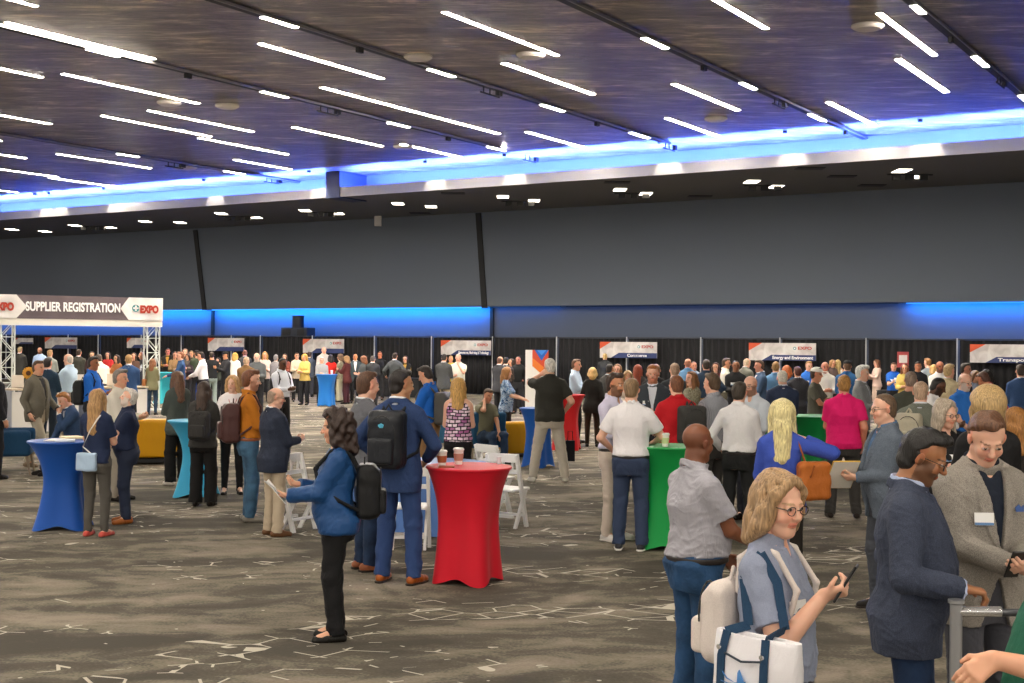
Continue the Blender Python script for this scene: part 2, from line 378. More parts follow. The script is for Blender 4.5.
def person(x, Y=None, fy=None, h=1.75, yaw=180, label='', g='m', bulk=0.0, skin='a', hair=('short', '#3a2a1c'), top=('shirt', '#888888'), bot=('trousers', '#222222'), shoe='#1a1512',
           arms=('down', 'down'), head=(0, 5), lean=0, side=0, twist=0, stance=.11, stride=0, under=None, beard=None, extra=(), res=None, sit=None, wide=0, tie=None, hy=None, group=None, name='person', turn=(8, 8)):
    """x = photo column of the body; fy = photo row of the feet or Y = distance; hy = photo row of the crown (fixes h)"""
    if Y is None: X, Y = ground(x, fy)
    else: X = atY(x, Y)[0]
    if hy is not None and sit is None:
        h = CAMH-(hy-(HOR+ROLL*(x-512)))*Y/F
    S = h/1.75; hg = res or max(.0046, min(.022, .0008*Y)); hg = hg/S; fine = hg < .0135; rmin = hg*.62
    rot = math.radians(yaw+180)
    root = emp(name, (X, Y, 0), label, 'person', group, rot); p = P(); p.root = root; p.S = S; p.h = hg
    seed = int(abs(X*131+Y*977)) % 9999
    fem = g == 'f'; T = TF if fem else TM; sw = .150 if fem else .178
    T = [(z, a+bulk*(.035 if z < .3 else .02)*(1 if -.1 < z < .48 else .3), b+bulk*(.06 if -.02 < z < .36 else .02)*(1 if z < .48 else .2), yc+bulk*(.045 if .0 < z < .3 else .01)) for z, a, b, yc in T]
    pz = .93 if sit is None else sit; O = V3(0, 0, pz); RT = frame(twist, lean, side); tw = lambda v: O+RT@np.array(v, float)
    neck = tw((0, -.012, .56)); RH = RT@frame(head[0], head[1], head[2] if len(head) > 2 else 0); hw = lambda v: HC_+RH@np.array(v, float)
    HC_ = neck+RT@V3(0, .01, .03)+RH@V3(0, .012, .115); p.hw = hw; p.tw = tw; p.RT = RT; p.RH = RH
    # legs
    legs = []
    for s in (-1, 1):
        hip = V3(s*.088, 0, pz-.03); fyy = (stride/2*s if sit is None else .46)
        an = V3(s*stance, fyy, .085)
        kn, an = ik(hip, an, .413, .405, (s*.12, 1, .3)); legs.append((s, hip, kn, an, math.radians(-s*(turn[0] if s < 0 else turn[1]))))
    b = Field(); BT = [(z, a-.004, bb-.006, y) for z, a, bb, y in T]
    b.loft(O, RT, BT, k=.03)
    for s, hip, kn, an, ta in legs:
        b.seg(hip, kn, .078, .050, k=.04); b.seg(kn, an, .050, .036, k=.02)
        fd = V3(-math.sin(ta), math.cos(ta), 0); b.seg(an, V3(an[0], an[1], .04)+fd*.10, .034, .026, k=.02); b.seg(V3(an[0], an[1], .05)-fd*.02, V3(an[0], an[1], .035)+fd*.13, .028, .024, k=.02)
    arm = []; p.hands = []
    ar = 1+bulk*.18
    for i, s in ((0, -1), (1, 1)):
        sp = arms[i]; sp = ARMS[sp] if isinstance(sp, str) else sp
        mir = V3(s, 1, 1); sh = tw((s*(sw-.006), -.012, .462)); el, wr = ik(sh, tw(V3(*sp[0])*mir), .285, .25, RT@(V3(*sp[1])*mir)); arm.append((s, sh, el, wr))
        b.seg(sh, el, .050*ar, .039*ar, k=.04); b.seg(el, wr, .040*ar, .026, k=.015)
        hd = sp[4] if len(sp) > 4 else None
        d = RT@(V3(*hd)*mir) if hd is not None else unit(wr-el)
        p.hands.append(hand(b, wr, d, RT@(V3(*sp[2])*mir), s, .88 if fem else .97, rmin, sp[3]))
    p.arm = arm
    # neck and head
    b.chain([tw((0, -.02, .50)), hw((0, -.022, -.06))], [.066 if not fem else .054, .058 if not fem else .046], k=.03)
    for s in (-1, 1): b.seg(tw((s*.02, -.025, .575)), tw((s*.13, -.02, .498)), .040, .036, k=.03)
    b.ell(hw((0, -.012, .035)), (.074, .092, .083), RH, k=.02); b.ell(hw((0, .022, -.03)), (.056, .062, .082), RH, k=.02)
    b.seg(hw((0, .045, -.088)), hw((0, .058, -.094)), .022, .019, k=.025)
    for s in (-1, 1):
        b.seg(hw((s*.046, .0, -.055)), hw((s*.014, .05, -.092)), .022, .020, k=.02)
        if fine:
            b.ell(hw((s*.034, .055, -.028)), (.026, .026, .024), RH, k=.02); b.ell(hw((s*.077, -.008, -.004)), (.009, .019, .030), RH@frame(0, 10, s*12), k=.006)
            b.ell(hw((s*.031, .096, .008)), (.019, .020, .013), RH, k=.012, sub=True); b.ell(hw((s*.031, .074, .006)), (.0155, .0165, .0135), RH, k=.002)
        else: b.ell(hw((s*.077, -.008, -.004)), (.014, .02, .030), RH, k=.006)
    b.seg(hw((0, .084, .012)), hw((0, .104, -.024)), max(.0085, rmin), max(.0125, rmin), k=.012)
    if fine:
        b.seg(hw((-.028, .076, .024)), hw((.028, .076, .024)), .012, .012, k=.014)
        for s in (-1, 1): b.ell(hw((s*.011, .096, -.027)), (.0085, .010, .008), RH, k=.006)
        b.ell(hw((0, .0805, -.053)), (.021, .010, .0055), RH, k=.006); b.ell(hw((0, .079, -.063)), (.018, .010, .006), RH, k=.004)
    V, Q = b.solve(hg)
    sk = np.array(C(SK.get(skin, skin))); col = np.tile(sk, (len(V), 1)); q = (V-HC_)@RH; X_, Y_, Z_ = q.T; inh = (np.abs(X_) < .1) & (np.abs(Y_) < .14) & (np.abs(Z_) < .14)
    ax_ = np.abs(X_); red = np.array([1.12, .80, .78, 1])
    cheek = inh & (Y_ > .03) & (np.abs(ax_-.036) < .02) & (np.abs(Z_+.03) < .02); col[cheek] *= np.array([1.03, .90, .90, 1])
    ear = inh & (ax_ > .072); col[ear] *= np.array([1.05, .86, .84, 1])
    brow = C(hair[1]) if hair[0] != 'bald' or hair[1] else C('#3a2a20')
    m = inh & (Y_ > .055) & (np.abs(ax_-.032) < .019) & (np.abs(Z_-.028+.004*np.abs(ax_-.03)/.02) < max(.0035, hg*.5)); col[m] = np.array(brow)*.8+sk*.2
    m = inh & (Y_ > .07) & (np.abs(ax_-.031) < .0135) & (np.abs(Z_-.006) < max(.0055, hg*.6)); col[m] = C('#d8d0c8') if fine else sk*.35
    m &= (np.abs(ax_-.031) < .0062); col[m] = C('#1c1410')
    m = inh & (Y_ > .065) & (ax_ < .022) & (np.abs(Z_+.058) < max(.011, hg*.5)); col[m] = sk*red*np.array([.92, .72, .72, 1]) if not fem else sk*np.array([.97, .62, .62, 1])
    m &= (np.abs(Z_+.0575) < max(.0016, hg*.2)); col[m] *= .55
    if beard:
        bc = np.array(C(beard)); m = inh & (Y_ > -.005+.0*Z_) & (Z_ < -.040) & (Z_ < -.03-.25*np.maximum(.075-Y_, 0)+.0) & ~((ax_ < .017) & (np.abs(Z_+.058) < .006)) & (Z_ > -.125)
        m |= inh & (Y_ > -.01) & (Y_ < .06) & (ax_ > .045) & (Z_ < .0) & (Z_ > -.12); m |= inh & (Y_ > .07) & (ax_ < .026) & (Z_ < -.036) & (Z_ > -.051); col[m] = bc*.72+sk*.28
    if hair[0] in ('balding', 'bald'):
        m = inh & (Z_ > -.05+.9*np.maximum(Y_, -.05)) & (Z_ < .06) & (Y_ < .04); col[m] = col[m]*.82+np.array(brow)*.18
    col[:, 3] = 1
    p.body = mesh('body', V*S, Q, skinmat(), root, col=np.clip(col, 0, 1))
    # hair
    st, hc = hair[0], hair[1]
    if st != 'bald':
        f = Field(); vol = hair[2] if len(hair) > 2 else 0
        e = {'short': .013, 'crew': .006, 'balding': .008, 'long': .016, 'bob': .018, 'curly': .045, 'bun': .012, 'tail': .012, 'wavy': .022, 'messy': .018}[st]+vol
        slope = .95 if not fem else .75
        def clip(x_, y_, z_):
            # keep the scalp: behind the hairline, above the nape
            nz = .0045*np.sin(170*x_+1.3)*np.sin(120*z_+seed)+.0035*np.sin(330*x_+200*z_+seed)
            lowb = np.where(z_ < -.01, -.010-.55*(z_+.01), slope*(z_+.01)-.020); bx = np.clip((.062-np.abs(x_))/.03, 0, 1)
            a1 = (y_-(.024 if st in ('long', 'bob', 'wavy', 'curly') else .010)-lowb-.012*bx*(z_ > .03))*.7+nz
            a2 = -(z_+.098)+nz+np.maximum(y_+.05, 0)*.8; kk = .012; r = np.maximum(a1, a2); r = r+.006*np.maximum(1-np.abs(r)/kk, 0)
            if st == 'balding': r = np.maximum(r, z_-.028-.25*np.maximum(-y_, 0))
            return r
        f.ell(hw((0, -.014, .034)), (.075+e*(.65 if st in ('short', 'messy') else 1), .090+e, .085+e), RH, k=.01, clip=clip)
        if st in ('short', 'crew', 'balding', 'messy', 'bun', 'tail'): f.ell(hw((0, -.045, -.035)), (.058+e*.5, .056+e*.6, .062), RH, k=.02, clip=lambda x_, y_, z_: np.maximum(y_-.035+.35*np.maximum(-z_, 0), -(z_+.052)))
        if st in ('long', 'bob', 'wavy'):
            Lh = hair[3] if len(hair) > 3 else {'long': .34, 'bob': .13, 'wavy': .20}[st]
            RY = RT@frame(head[0]*.6, 0, 0); q0 = lambda v: HC_+RY@np.array(v, float)
            f.chain([hw((0, -.06, .03)), q0((0, -.082, -.08)), q0((0, -.11, -Lh))], [.075, .070, .050], k=.03)
            for s in (-1, 1):
                f.chain([hw((s*.058, -.02, .05)), hw((s*.074, .006, -.02)), q0((s*(.080+(.012 if st == 'wavy' else 0)), -.02, -Lh*.55)), q0((s*(.075+(.03 if st == 'wavy' and Lh > .25 else 0)), -.07, -Lh*.95))], [.035, .030+e*.3, .036, .028], k=.025)
                f.chain([q0((s*.035, -.085, -.05)), q0((s*.05, -.115, -Lh*.98))], [.05, .030], k=.02)
                if hair[0] == 'wavy' or st == 'bob': f.chain([hw((s*.03, .055, .092)), hw((s*.066, .038, .055)), hw((s*.080, .016, -.03))], [.020, .024, .024], k=.025)
        if st == 'curly':
            for s in (-1, 1): f.chain([hw((s*.06, -.01, .03)), hw((s*.085, -.01, -.09)), hw((s*.07, -.045, -.16))], [.06, .055, .045], k=.03)
            f.chain([hw((0, -.07, .0)), hw((0, -.10, -.16))], [.085, .07], k=.03)
        if st == 'bun': f.ell(hw((0, -.12, .03)), (.038, .036, .038), RH)
        if st == 'tail': f.chain([hw((0, -.11, .03)), hw((0, -.15, -.03)), hw((0, -.14, -.20))], [.026, .034, .015])
        if st in ('short', 'messy'): f.chain([hw((-.042, .040, .100)), hw((.0, .056, .108)), hw((.042, .040, .102))], [.014, .016+vol, .014], k=.03)
        if st == 'curly': w1 = wob(70, seed); am = .016
        elif st in ('wavy', 'messy'): w1 = wob(75, seed, .4); am = .008
        elif st == 'long': w1 = wob(85, seed, .15 if 'straight' in extra else .38); am = .007
        else: w1 = wob(110, seed, .5); am = .0036 if st != 'crew' and st != 'balding' else .0012
        if st == 'wavy':
            w1 = wob(34, seed, .5); w4 = wob(130, seed+9, .10); f.post(lambda X, Y, Z, A: A+.009*w1(X, Y, Z)+.0030*np.abs(w4(X, Y, Z)))
        elif hg < .02: f.post(lambda X, Y, Z, A: A+am*w1(X, Y, Z))
        V, Q = f.solve(hg); mesh('hair', V*S, Q, hairmat(hc), root)
    # trousers
    bk, bc = bot[0], bot[1]; bm = fabric(bc, {'jeans': 'denim', 'suit': 'wool'}.get(bk, 'cloth'))
    f = Field(); tin = .007
    if bk == 'skirt' or bk == 'dress':
        f.loft((0, 0, 0), np.eye(3), [(.48, .22, .17, 0), (.80, .19, .14, -.01), (.93, .165, .12, -.01), (1.03, .145, .105, 0)], k=.01)
    else:
        f.loft(O, RT, [(z, a+tin, bb+tin, y) for z, a, bb, y in T if z < .10]+[(.095, np.interp(.095, [t[0] for t in T], [t[1] for t in T])+tin, np.interp(.095, [t[0] for t in T], [t[2] for t in T])+tin, np.interp(.095, [t[0] for t in T], [t[3] for t in T]))], k=.03)
        k1, k2 = {'slim': (.060, .046), 'wide': (.082, .090)}.get(bot[2] if len(bot) > 2 else '', (.070, .064))
        for s, hip, kn, an, ta in legs:
            lo = an+V3(0, -.005, -.030 if not (len(bot) > 2 and bot[2] == 'crop') else .06)
            f.seg(hip, kn, .092+.01*bulk, k1+.006, k=.03); f.seg(kn, lo, k1+.006, k2, k=.02, cut1=True)
        if hg < .02:
            w2 = wob(34, seed+1, 1.6); w3 = wob(60, seed+2, 2.2)
            def fold(X, Y, Z, A):
                kz = (Z < .95)*(np.exp(-((Z-.14)/.13)**2)*1.0+np.exp(-((Z-.50)/.12)**2)*.8+np.exp(-((Z-.84)/.08)**2)*.6+.25)
                r3 = w3(X, Y, Z); return A+.0065*kz*w2(X, Y, Z)+.008*kz*(np.minimum(np.abs(r3), .5)-.25)
            f.post(fold)
    V, Q = f.solve(hg); p.bot = mesh('skirt' if bk in ('skirt', 'dress') else 'jeans' if bk == 'jeans' else 'trousers', V*S, Q, bm, root)
    # shoes
    sm = fabric(shoe.split('|')[0], 'leather'); pump = '|' in shoe
    for s, hip, kn, an, ta in legs:
        R = frame(math.degrees(ta), 0, 0); q1 = lambda v: V3(an[0], an[1], 0)+R@np.array(v, float); f = Field()
        low = .6 if pump else 1
        f.chain([q1((0, -.055, .040*low)), q1((0, .06, .036*low)), q1((0, .150, .026*low))], [.036, .042, .034], k=.02)
        f.seg(q1((0, -.02, .055*low)), q1((0, .05, .05*low)), .038, .030, k=.02)
        if pump: f.ell(q1((0, .03, .07)), (.028, .07, .036), R, k=.01, sub=True)
        f.post(lambda X, Y, Z, A: np.maximum(A, -Z+.001)); hs = min(hg, .012) if hg < .02 else hg*.8
        V, Q = f.solve(hs); so = mesh('shoe', V*S, Q, sm, root)
        if hg < .012 and not pump:
            f = Field(); f.chain([q1((0, -.060, .010)), q1((0, .07, .010)), q1((0, .150, .010))], [.040, .045, .038], k=.02)
            f.post(lambda X, Y, Z, A: np.maximum(np.maximum(A, -Z+.001), Z-.020)); V, Q = f.solve(hs); mesh('sole', V*S, Q, plain('#e8e4dc' if 'sneaker' in extra else '#241a12', .7), so)
    # upper clothes
    def garment(kind, colr, infl, part, mk, opening=None, dz=0):
        f = Field(); longs = kind in ('shirt', 'jacket', 'sweater', 'coat', 'blouse', 'cardigan')
        hem = {'jacket': -.17, 'coat': -.36, 'blouse': -.10, 'polo': .045, 'shirt': .045, 'tee': -.05, 'sweater': -.03, 'cardigan': -.15, 'sleeveless': -.02, 'loose': -.12, 'vest': -.02}[kind]
        if hem > 0 and 'untucked' in extra: hem = -.07
        fl = .022 if kind in ('jacket', 'coat') else .012 if kind in ('blouse', 'loose', 'cardigan') else .004
        rows = [(hem, np.interp(hem, [t[0] for t in T], [t[1] for t in T])+infl+fl, np.interp(hem, [t[0] for t in T], [t[2] for t in T])+infl+fl, np.interp(hem, [t[0] for t in T], [t[3] for t in T]))]
        rows += [(z, a+infl+(fl*max(0, (.2-z)/.3) if z < .2 else 0)+(.010 if kind not in ('jacket',) and .05 < z < .3 else 0), bb+infl+(.008 if z < .3 else 0), y) for z, a, bb, y in T if z > hem+.01 and z < (.57 if kind != 'sleeveless' else .53)]
        cl = None
        if opening is not None:
            z_b, w_t = opening
            def cl(d, x_, y_, z_):
                wv = np.where(z_ > z_b, (z_-z_b)/(.53-z_b)*w_t, np.maximum((z_b-.10-z_), 0)*.32)
                cut = np.where(y_ > .0, wv-np.abs(x_), -1.0)
                d = np.where((y_ > 0) & (z_ > z_b-.0) & (np.abs(x_)-wv < .055*np.sin(np.clip((z_-z_b)/(.50-z_b), 0, 1)*2.6)+.004) & (z_ < .52), d-.009, d)
                return np.maximum(d, cut*.8)
        f.loft(O, RT, rows, k=.025, clip=cl)
        if kind not in ('sleeveless', 'vest'):
            for s in (-1, 1): f.seg(tw((s*.045, -.022, .552)), tw((s*.13, -.02, .500)), .036+infl, .036+infl, k=.03)
        if fem and kind != 'sleevelessx':
            for s in (-1, 1): f.ell(tw((s*.066, .065, .335)), (.058+infl*.4, .052+infl*.4, .060), RT, k=.04)
        gap = .012 if kind != 'jacket' else .018
        for s, sh, el, wr in arm:
            r0, r1, r2 = (.052+gap)*ar, (.041+gap)*ar, .030+gap
            if kind in ('blouse', 'loose'): r2 += .012; r1 += .008
            if longs:
                f.seg(sh, el, r0, r1, k=.035); we = wr-unit(wr-el)*(.0 if kind != 'jacket' else .012)
                if 'rolled' in extra: we = el+(wr-el)*.25
                f.seg(el, we, r1, r2 if 'rolled' not in extra else r1, k=.012, cut1=True)
            elif kind not in ('sleeveless', 'vest'):
                q_ = .72 if kind != 'loose' else .9
                f.seg(sh, sh+(el-sh)*q_, r0, r1+.014, k=.03, cut1=True)
            else: f.seg(tw((s*.06, -.012, .51)), sh-(sh-tw((0, 0, .46)))*.2, .04, .045, k=.03)
        if kind not in ('sleeveless', 'vest') and opening is None: f.seg(tw((0, -.022, .46)), tw((0, -.014, .572 if kind not in ('tee', 'blouse', 'loose') else .562)), .080 if not fem else .066, .073 if not fem else .058, k=.02, cut1=True)
        if kind in ('shirt', 'polo', 'jacket', 'cardigan', 'coat'):
            zc = .578 if kind in ('shirt', 'polo') else .560; ca = (.066 if not fem else .054)+infl*.75
            f.ring(tw((0, -.015, zc)), ca, ca+.004, .016, .0065 if fine else hg*.5, RT@frame(0, 14, 0), k=.016)
        if kind in ('shirt', 'polo', 'tee', 'blouse', 'sweater') and fine: f.ell(tw((0, .085, .555)), (.030 if not fem else .034, .055, .050), RT@frame(0, -20, 0), k=.008, sub=True)
        if hg < .02:
            w2 = wob(26, seed+3, 1.3); w3 = wob(52, seed+4, 1.5); am = {'jacket': .0035, 'sweater': .003}.get(kind, .0050)
            def fold(X, Y, Z, A):
                z = Z-pz; kz = .5+np.exp(-((z-.08)/.10)**2)
                r3 = w3(X, Y, Z); return A+am*1.3*kz*w2(X, Y, Z)+am*1.5*(kz*.6+.4)*(np.minimum(np.abs(r3), .6)-.3)
            f.post(fold)
        V, Q = f.solve(hg); return mesh(part, V*S, Q, fabric(colr, mk), root)
    tk, tcol = top[0], top[1]; mk = top[2] if len(top) > 2 else {'jacket': 'wool', 'coat': 'wool'}.get(tk, 'cloth')
    if tk in ('jacket', 'cardigan', 'coat'):
        u = under or '#d8dce4'; garment('shirt', u, .006, 'shirt', 'cloth')
        p.top = garment(tk, tcol, .020, 'jacket' if tk != 'cardigan' else 'cardigan', mk, opening=(.16, .060))
        p.inf = .026
    else:
        p.top = garment(tk, tcol, .012, {'polo': 'polo_shirt', 'tee': 'shirt', 'loose': 'blouse', 'sleeveless': 'sleeveless_top'}.get(tk, tk), mk); p.inf = .018
        if bk not in ('skirt', 'dress') and tk in ('shirt', 'polo') and 'untucked' not in extra and fine:
            f = Field(); aa = np.interp(.05, [t[0] for t in T], [t[1] for t in T])+.014; bb = np.interp(.05, [t[0] for t in T], [t[2] for t in T])+.014; yy = np.interp(.05, [t[0] for t in T], [t[3] for t in T])
            f.ring(tw((0, yy, .028)), aa+.001, bb+.001, .012, .006, RT, k=0); V, Q = f.solve(min(hg, .008)); mesh('belt', V*S, Q, plain('#1c1512' if 'tanbelt' not in extra else '#8a4a22', .4), root)
    fb = lambda z: np.interp(z, [t[0] for t in T], [t[2] for t in T])+np.interp(z, [t[0] for t in T], [t[3] for t in T])
    p.T = T; p.fb = fb
    if tie:
        f = Field(); f.box(tw((0, fb(.35)+.012, .34)), (.028, .010, .17), RT, .006); f.box(tw((0, fb(.5)+.028, .505)), (.02, .014, .02), RT, .008)
        V, Q = f.solve(min(hg, .008)); mesh('necktie', V*S, Q, fabric(tie, 'satin'), root)
    if 'glasses' in extra:
        m = MB(); r = .0019
        for s in (-1, 1):
            m.tube([hw((s*(.0335+.0215*math.cos(t)), .102-.006*abs(math.cos(t)), .003+.017*math.sin(t)))*S for t in np.linspace(0, 6.283, 15)], r, 6)
            m.tube([hw((s*.055, .094, .008))*S, hw((s*.078, .05, .010))*S, hw((s*.083, -.01, .008))*S], r, 6)
        m.tube([hw((-.012, .104, .006))*S, hw((.012, .104, .006))*S], r, 6); m.build('glasses', plain('#15110f', .3), root, smooth=True)
    if 'badge' in extra:
        q0 = tw((.085, fb(.34)+p.inf+(.004 if tk == 'jacket' else .004-.02), .33)); Rb = RT@frame(-18, -6, 0)
        m = MB().box(q0*S, (.09, .004, .06), Rb[:, 0], Rb[:, 1], Rb[:, 2]); bo = m.build('name_badge', plain('#f2f2f0', .5), root)
        m = MB().box((q0+Rb@V3(0, .003, -.022))*S, (.088, .002, .012), Rb[:, 0], Rb[:, 1], Rb[:, 2]); m.build('badge_stripe', plain('#5c86b8', .5), bo)
    if 'lanyard' in extra:
        m = MB(); m.tube([tw(v)*S for v in ((-.06, -.05, .56), (-.075, .03, .54), (-.04, fb(.4)+.03, .42), (0, fb(.2)+.035, .22), (.04, fb(.4)+.03, .42), (.075, .03, .54), (.06, -.05, .56))], .005, 6); m.build('lanyard', plain('#b02a2a', .6), root)
    if 'cap' in extra or 'whitecap' in extra:
        f = Field(); f.ell(hw((0, -.01, .05)), (.092, .112, .088), RH, clip=lambda a, b_, c_: -(c_-.0)); f.ell(hw((0, .12, .062)), (.065, .075, .008), RH@frame(0, -6, 0), k=.006)
        V, Q = f.solve(min(hg, .012)); mesh('cap', V*S, Q, fabric('#e8e6e0' if 'whitecap' in extra else '#1c1c1e'), root)
    return p
# ---------------------------------------------------------------- carried things
def wp(p, v): return p.tw(v)*p.S
def carried(p, name, label, cat, at_):   # Empty at a point of the person's local space, in world space
    a = p.root.rotation_euler[2]; l = p.root.location; c, s = math.cos(a), math.sin(a)
    o = emp(name, (l[0]+c*at_[0]-s*at_[1], l[1]+s*at_[0]+c*at_[1], at_[2]), label, cat, None, a); o['_at'] = list(map(float, at_)); return o
def sdf_child(f, h, name, mat, o, S):
    V, Q = f.solve(h); return mesh(name, V*S-np.array(o['_at']), Q, mat, o)
def backpack(p, col, label, size=(.15, .085, .22), z=.27, logo=None, kind='satin', strapcol=None, one=0, sr=.015):
    S, RT = p.S, p.RT; back = -np.interp(z, [t[0] for t in p.T], [t[2] for t in p.T])-p.inf-size[1]+.005; c = (0, back, z)
    o = carried(p, 'backpack', label, 'backpack', p.tw(c)*S); h = max(.006, min(p.h*1.1, .02)); cm = fabric(col, kind)
    if one: c = (one*.10, back+.01, z); 
    f = Field(); f.box(p.tw(c), size, RT, .05, k=.02); f.box(p.tw((c[0], c[1]-.03, c[2]-.02)), (size[0]*.9, size[1], size[2]*.9), RT, .05, k=.02)
    w1 = wob(40, 5); f.post(lambda X, Y, Z, A: A+.0025*w1(X, Y, Z)); b = sdf_child(f, h, 'body', cm, o, S)
    f = Field(); f.box(p.tw((c[0], c[1]-size[1]-.035, c[2]-size[2]*.38)), (size[0]*.72, .035, size[2]*.45), RT, .025); sdf_child(f, h, 'pocket', cm, o, S)
    f = Field(); f.chain([p.tw((c[0]-.03, c[1]+.02, c[2]+size[2])), p.tw((c[0], c[1]+.02, c[2]+size[2]+.045)), p.tw((c[0]+.03, c[1]+.02, c[2]+size[2]))], [.008]*3, k=.005); sdf_child(f, min(h, .008), 'handle', cm, o, S)
    m = MB(); m.tube([(p.tw((c[0]+size[0]*.8*math.cos(t), c[1]-size[1]-.025, c[2]+.02+size[2]*.75*math.sin(t))))*S-np.array(o['_at']) for t in np.linspace(-.2, 3.34, 12)], .004, 6); m.build('zip', plain('#0c0c0c', .4), o)
    f0 = p.fb(.3)+p.inf
    for s in (-1, 1):
        if one and s != one: continue
        f = Field(); x1 = .100 if p.T[5][1] < .16 else .115
        f.chain([p.tw(v) for v in ((s*.07, back+.07, z+size[2]*.8), (s*.09, -.085-p.inf, .50), (s*(x1-.01), -.03, .548+p.inf*.6), (s*x1, .045, .52+p.inf*.4), (s*(x1+.01), f0-.015, .40), (s*(x1+.035), f0-.04, .28), (s*.175, -.02, .16), (s*.12, back+.05, z-size[2]*.7))], [sr]*8, k=.01)
        sdf_child(f, h, 'strap', fabric(strapcol or col, 'cloth'), o, S)
    if logo:
        m = MB(); q = p.tw((c[0], c[1]-size[1]-.034, c[2]+size[2]*.48))*S-np.array(o['_at'])
        for dx, dz, r in ((-.016, .004, .012), (0, .01, .013), (.014, .006, .011), (-.006, -.004, .013), (.009, -.004, .012)):
            m.tube([q+RT@V3(dx, .01, dz)*1.0, q+RT@V3(dx, -.002, dz)], r, 12)
        m.build('logo', plain(logo, .5), o)
    return o
def handbag(p, side, col, label, size=(.13, .05, .11), z=-.05, y=0., strap='#e6e2dc', mat='leather', x=None, cross=False, rb=90):
    S, RT = p.S, p.RT; xx = (x if x is not None else .23)*side; o = carried(p, 'handbag', label, 'bag', p.tw((xx, y, z))*S)
    h = max(.006, min(p.h, .02)); Rr = RT@frame(0 if cross else rb, 0, 0)
    f = Field(); f.box(p.tw((xx, y, z)), size, Rr, min(size)*.7); w1 = wob(30, 8); f.post(lambda X, Y, Z, A: A+.004*w1(X, Y, Z)); sdf_child(f, h, 'body', fabric(col, mat), o, S)
    m = MB(); tp = p.tw; at_ = np.array(o['_at']); inf = p.inf
    sx = (-side if cross else side); dx = size[0]*.8
    if cross: pts = [(xx-dx*.5*side, y+.03, z+size[2]*.8), (side*.10, -.12-inf, .15), (0, -.14-inf, .34), (sx*.08, -.11-inf, .48), (sx*.10, -.02, .545+inf), (sx*.09, .07, .50)]
    else: pts = [(xx, y-dx, z+size[2]*.85), (xx-.03*side, y-dx*.8, .20), (side*(.13), -.07, .50), (side*.125, -.01, .535+inf), (side*.13, .06, .50), (xx-.03*side, y+dx*.8, .20), (xx, y+dx, z+size[2]*.85)]
    m.tube([tp(v)*S-at_ for v in pts], .008, 6); m.build('strap', fabric(strap, 'leather'), o, smooth=True); return o
def held(p, i, kind, label, ang=0):
    q = p.hands[i]*p.S; names = {'phone': ('phone', 'phone'), 'paper': ('leaflet', 'paper'), 'cup': ('paper_cup', 'cup'), 'folder': ('folder', 'folder')}
    o = carried(p, names[kind][0], label, names[kind][1], q); R = frame(ang, -50 if kind != 'phone' else -60, 0); m = MB()
    if kind == 'phone':
        m.box((0, 0, 0), (.072, .150, .009), *R.T); m.build('case', plain('#101114', .3), o, bevel=.003); MB().box(R@V3(0, 0, .0052), (.064, .138, .001), *R.T).build('screen', plain('#06070a', .12), o)
    elif kind == 'cup': m.lathe([(.028, -.05), (.038, .045), (.040, .05)]); m.build('cup_body', plain('#f0eee8', .6), o, smooth=True); MB().lathe([(.042, .05), (.042, .056), (.036, .062), (.034, .062)]).build('lid', plain('#f4f4f4', .4), o, smooth=True)
    elif kind == 'paper':
        m.box((0, .02, .01), (.15, .21, .003), *R.T); m.build('sheet', plain('#e9e9e6', .6), o)
        R2 = frame(ang+12, -44, 5); MB().box((.01, .03, .016), (.14, .20, .002), *R2.T).build('sheet', plain('#d9dce0', .6), o)
    else: m.box((0, .02, .0), (.23, .31, .012), *R.T); m.build('cover', plain('#d8b04a', .5), o, bevel=.003); MB().box(R@V3(0, 0, .0)+V3(0, .02, 0), (.22, .30, .014), *R.T).build('pages', plain('#f0ece0', .7), o)
    return o
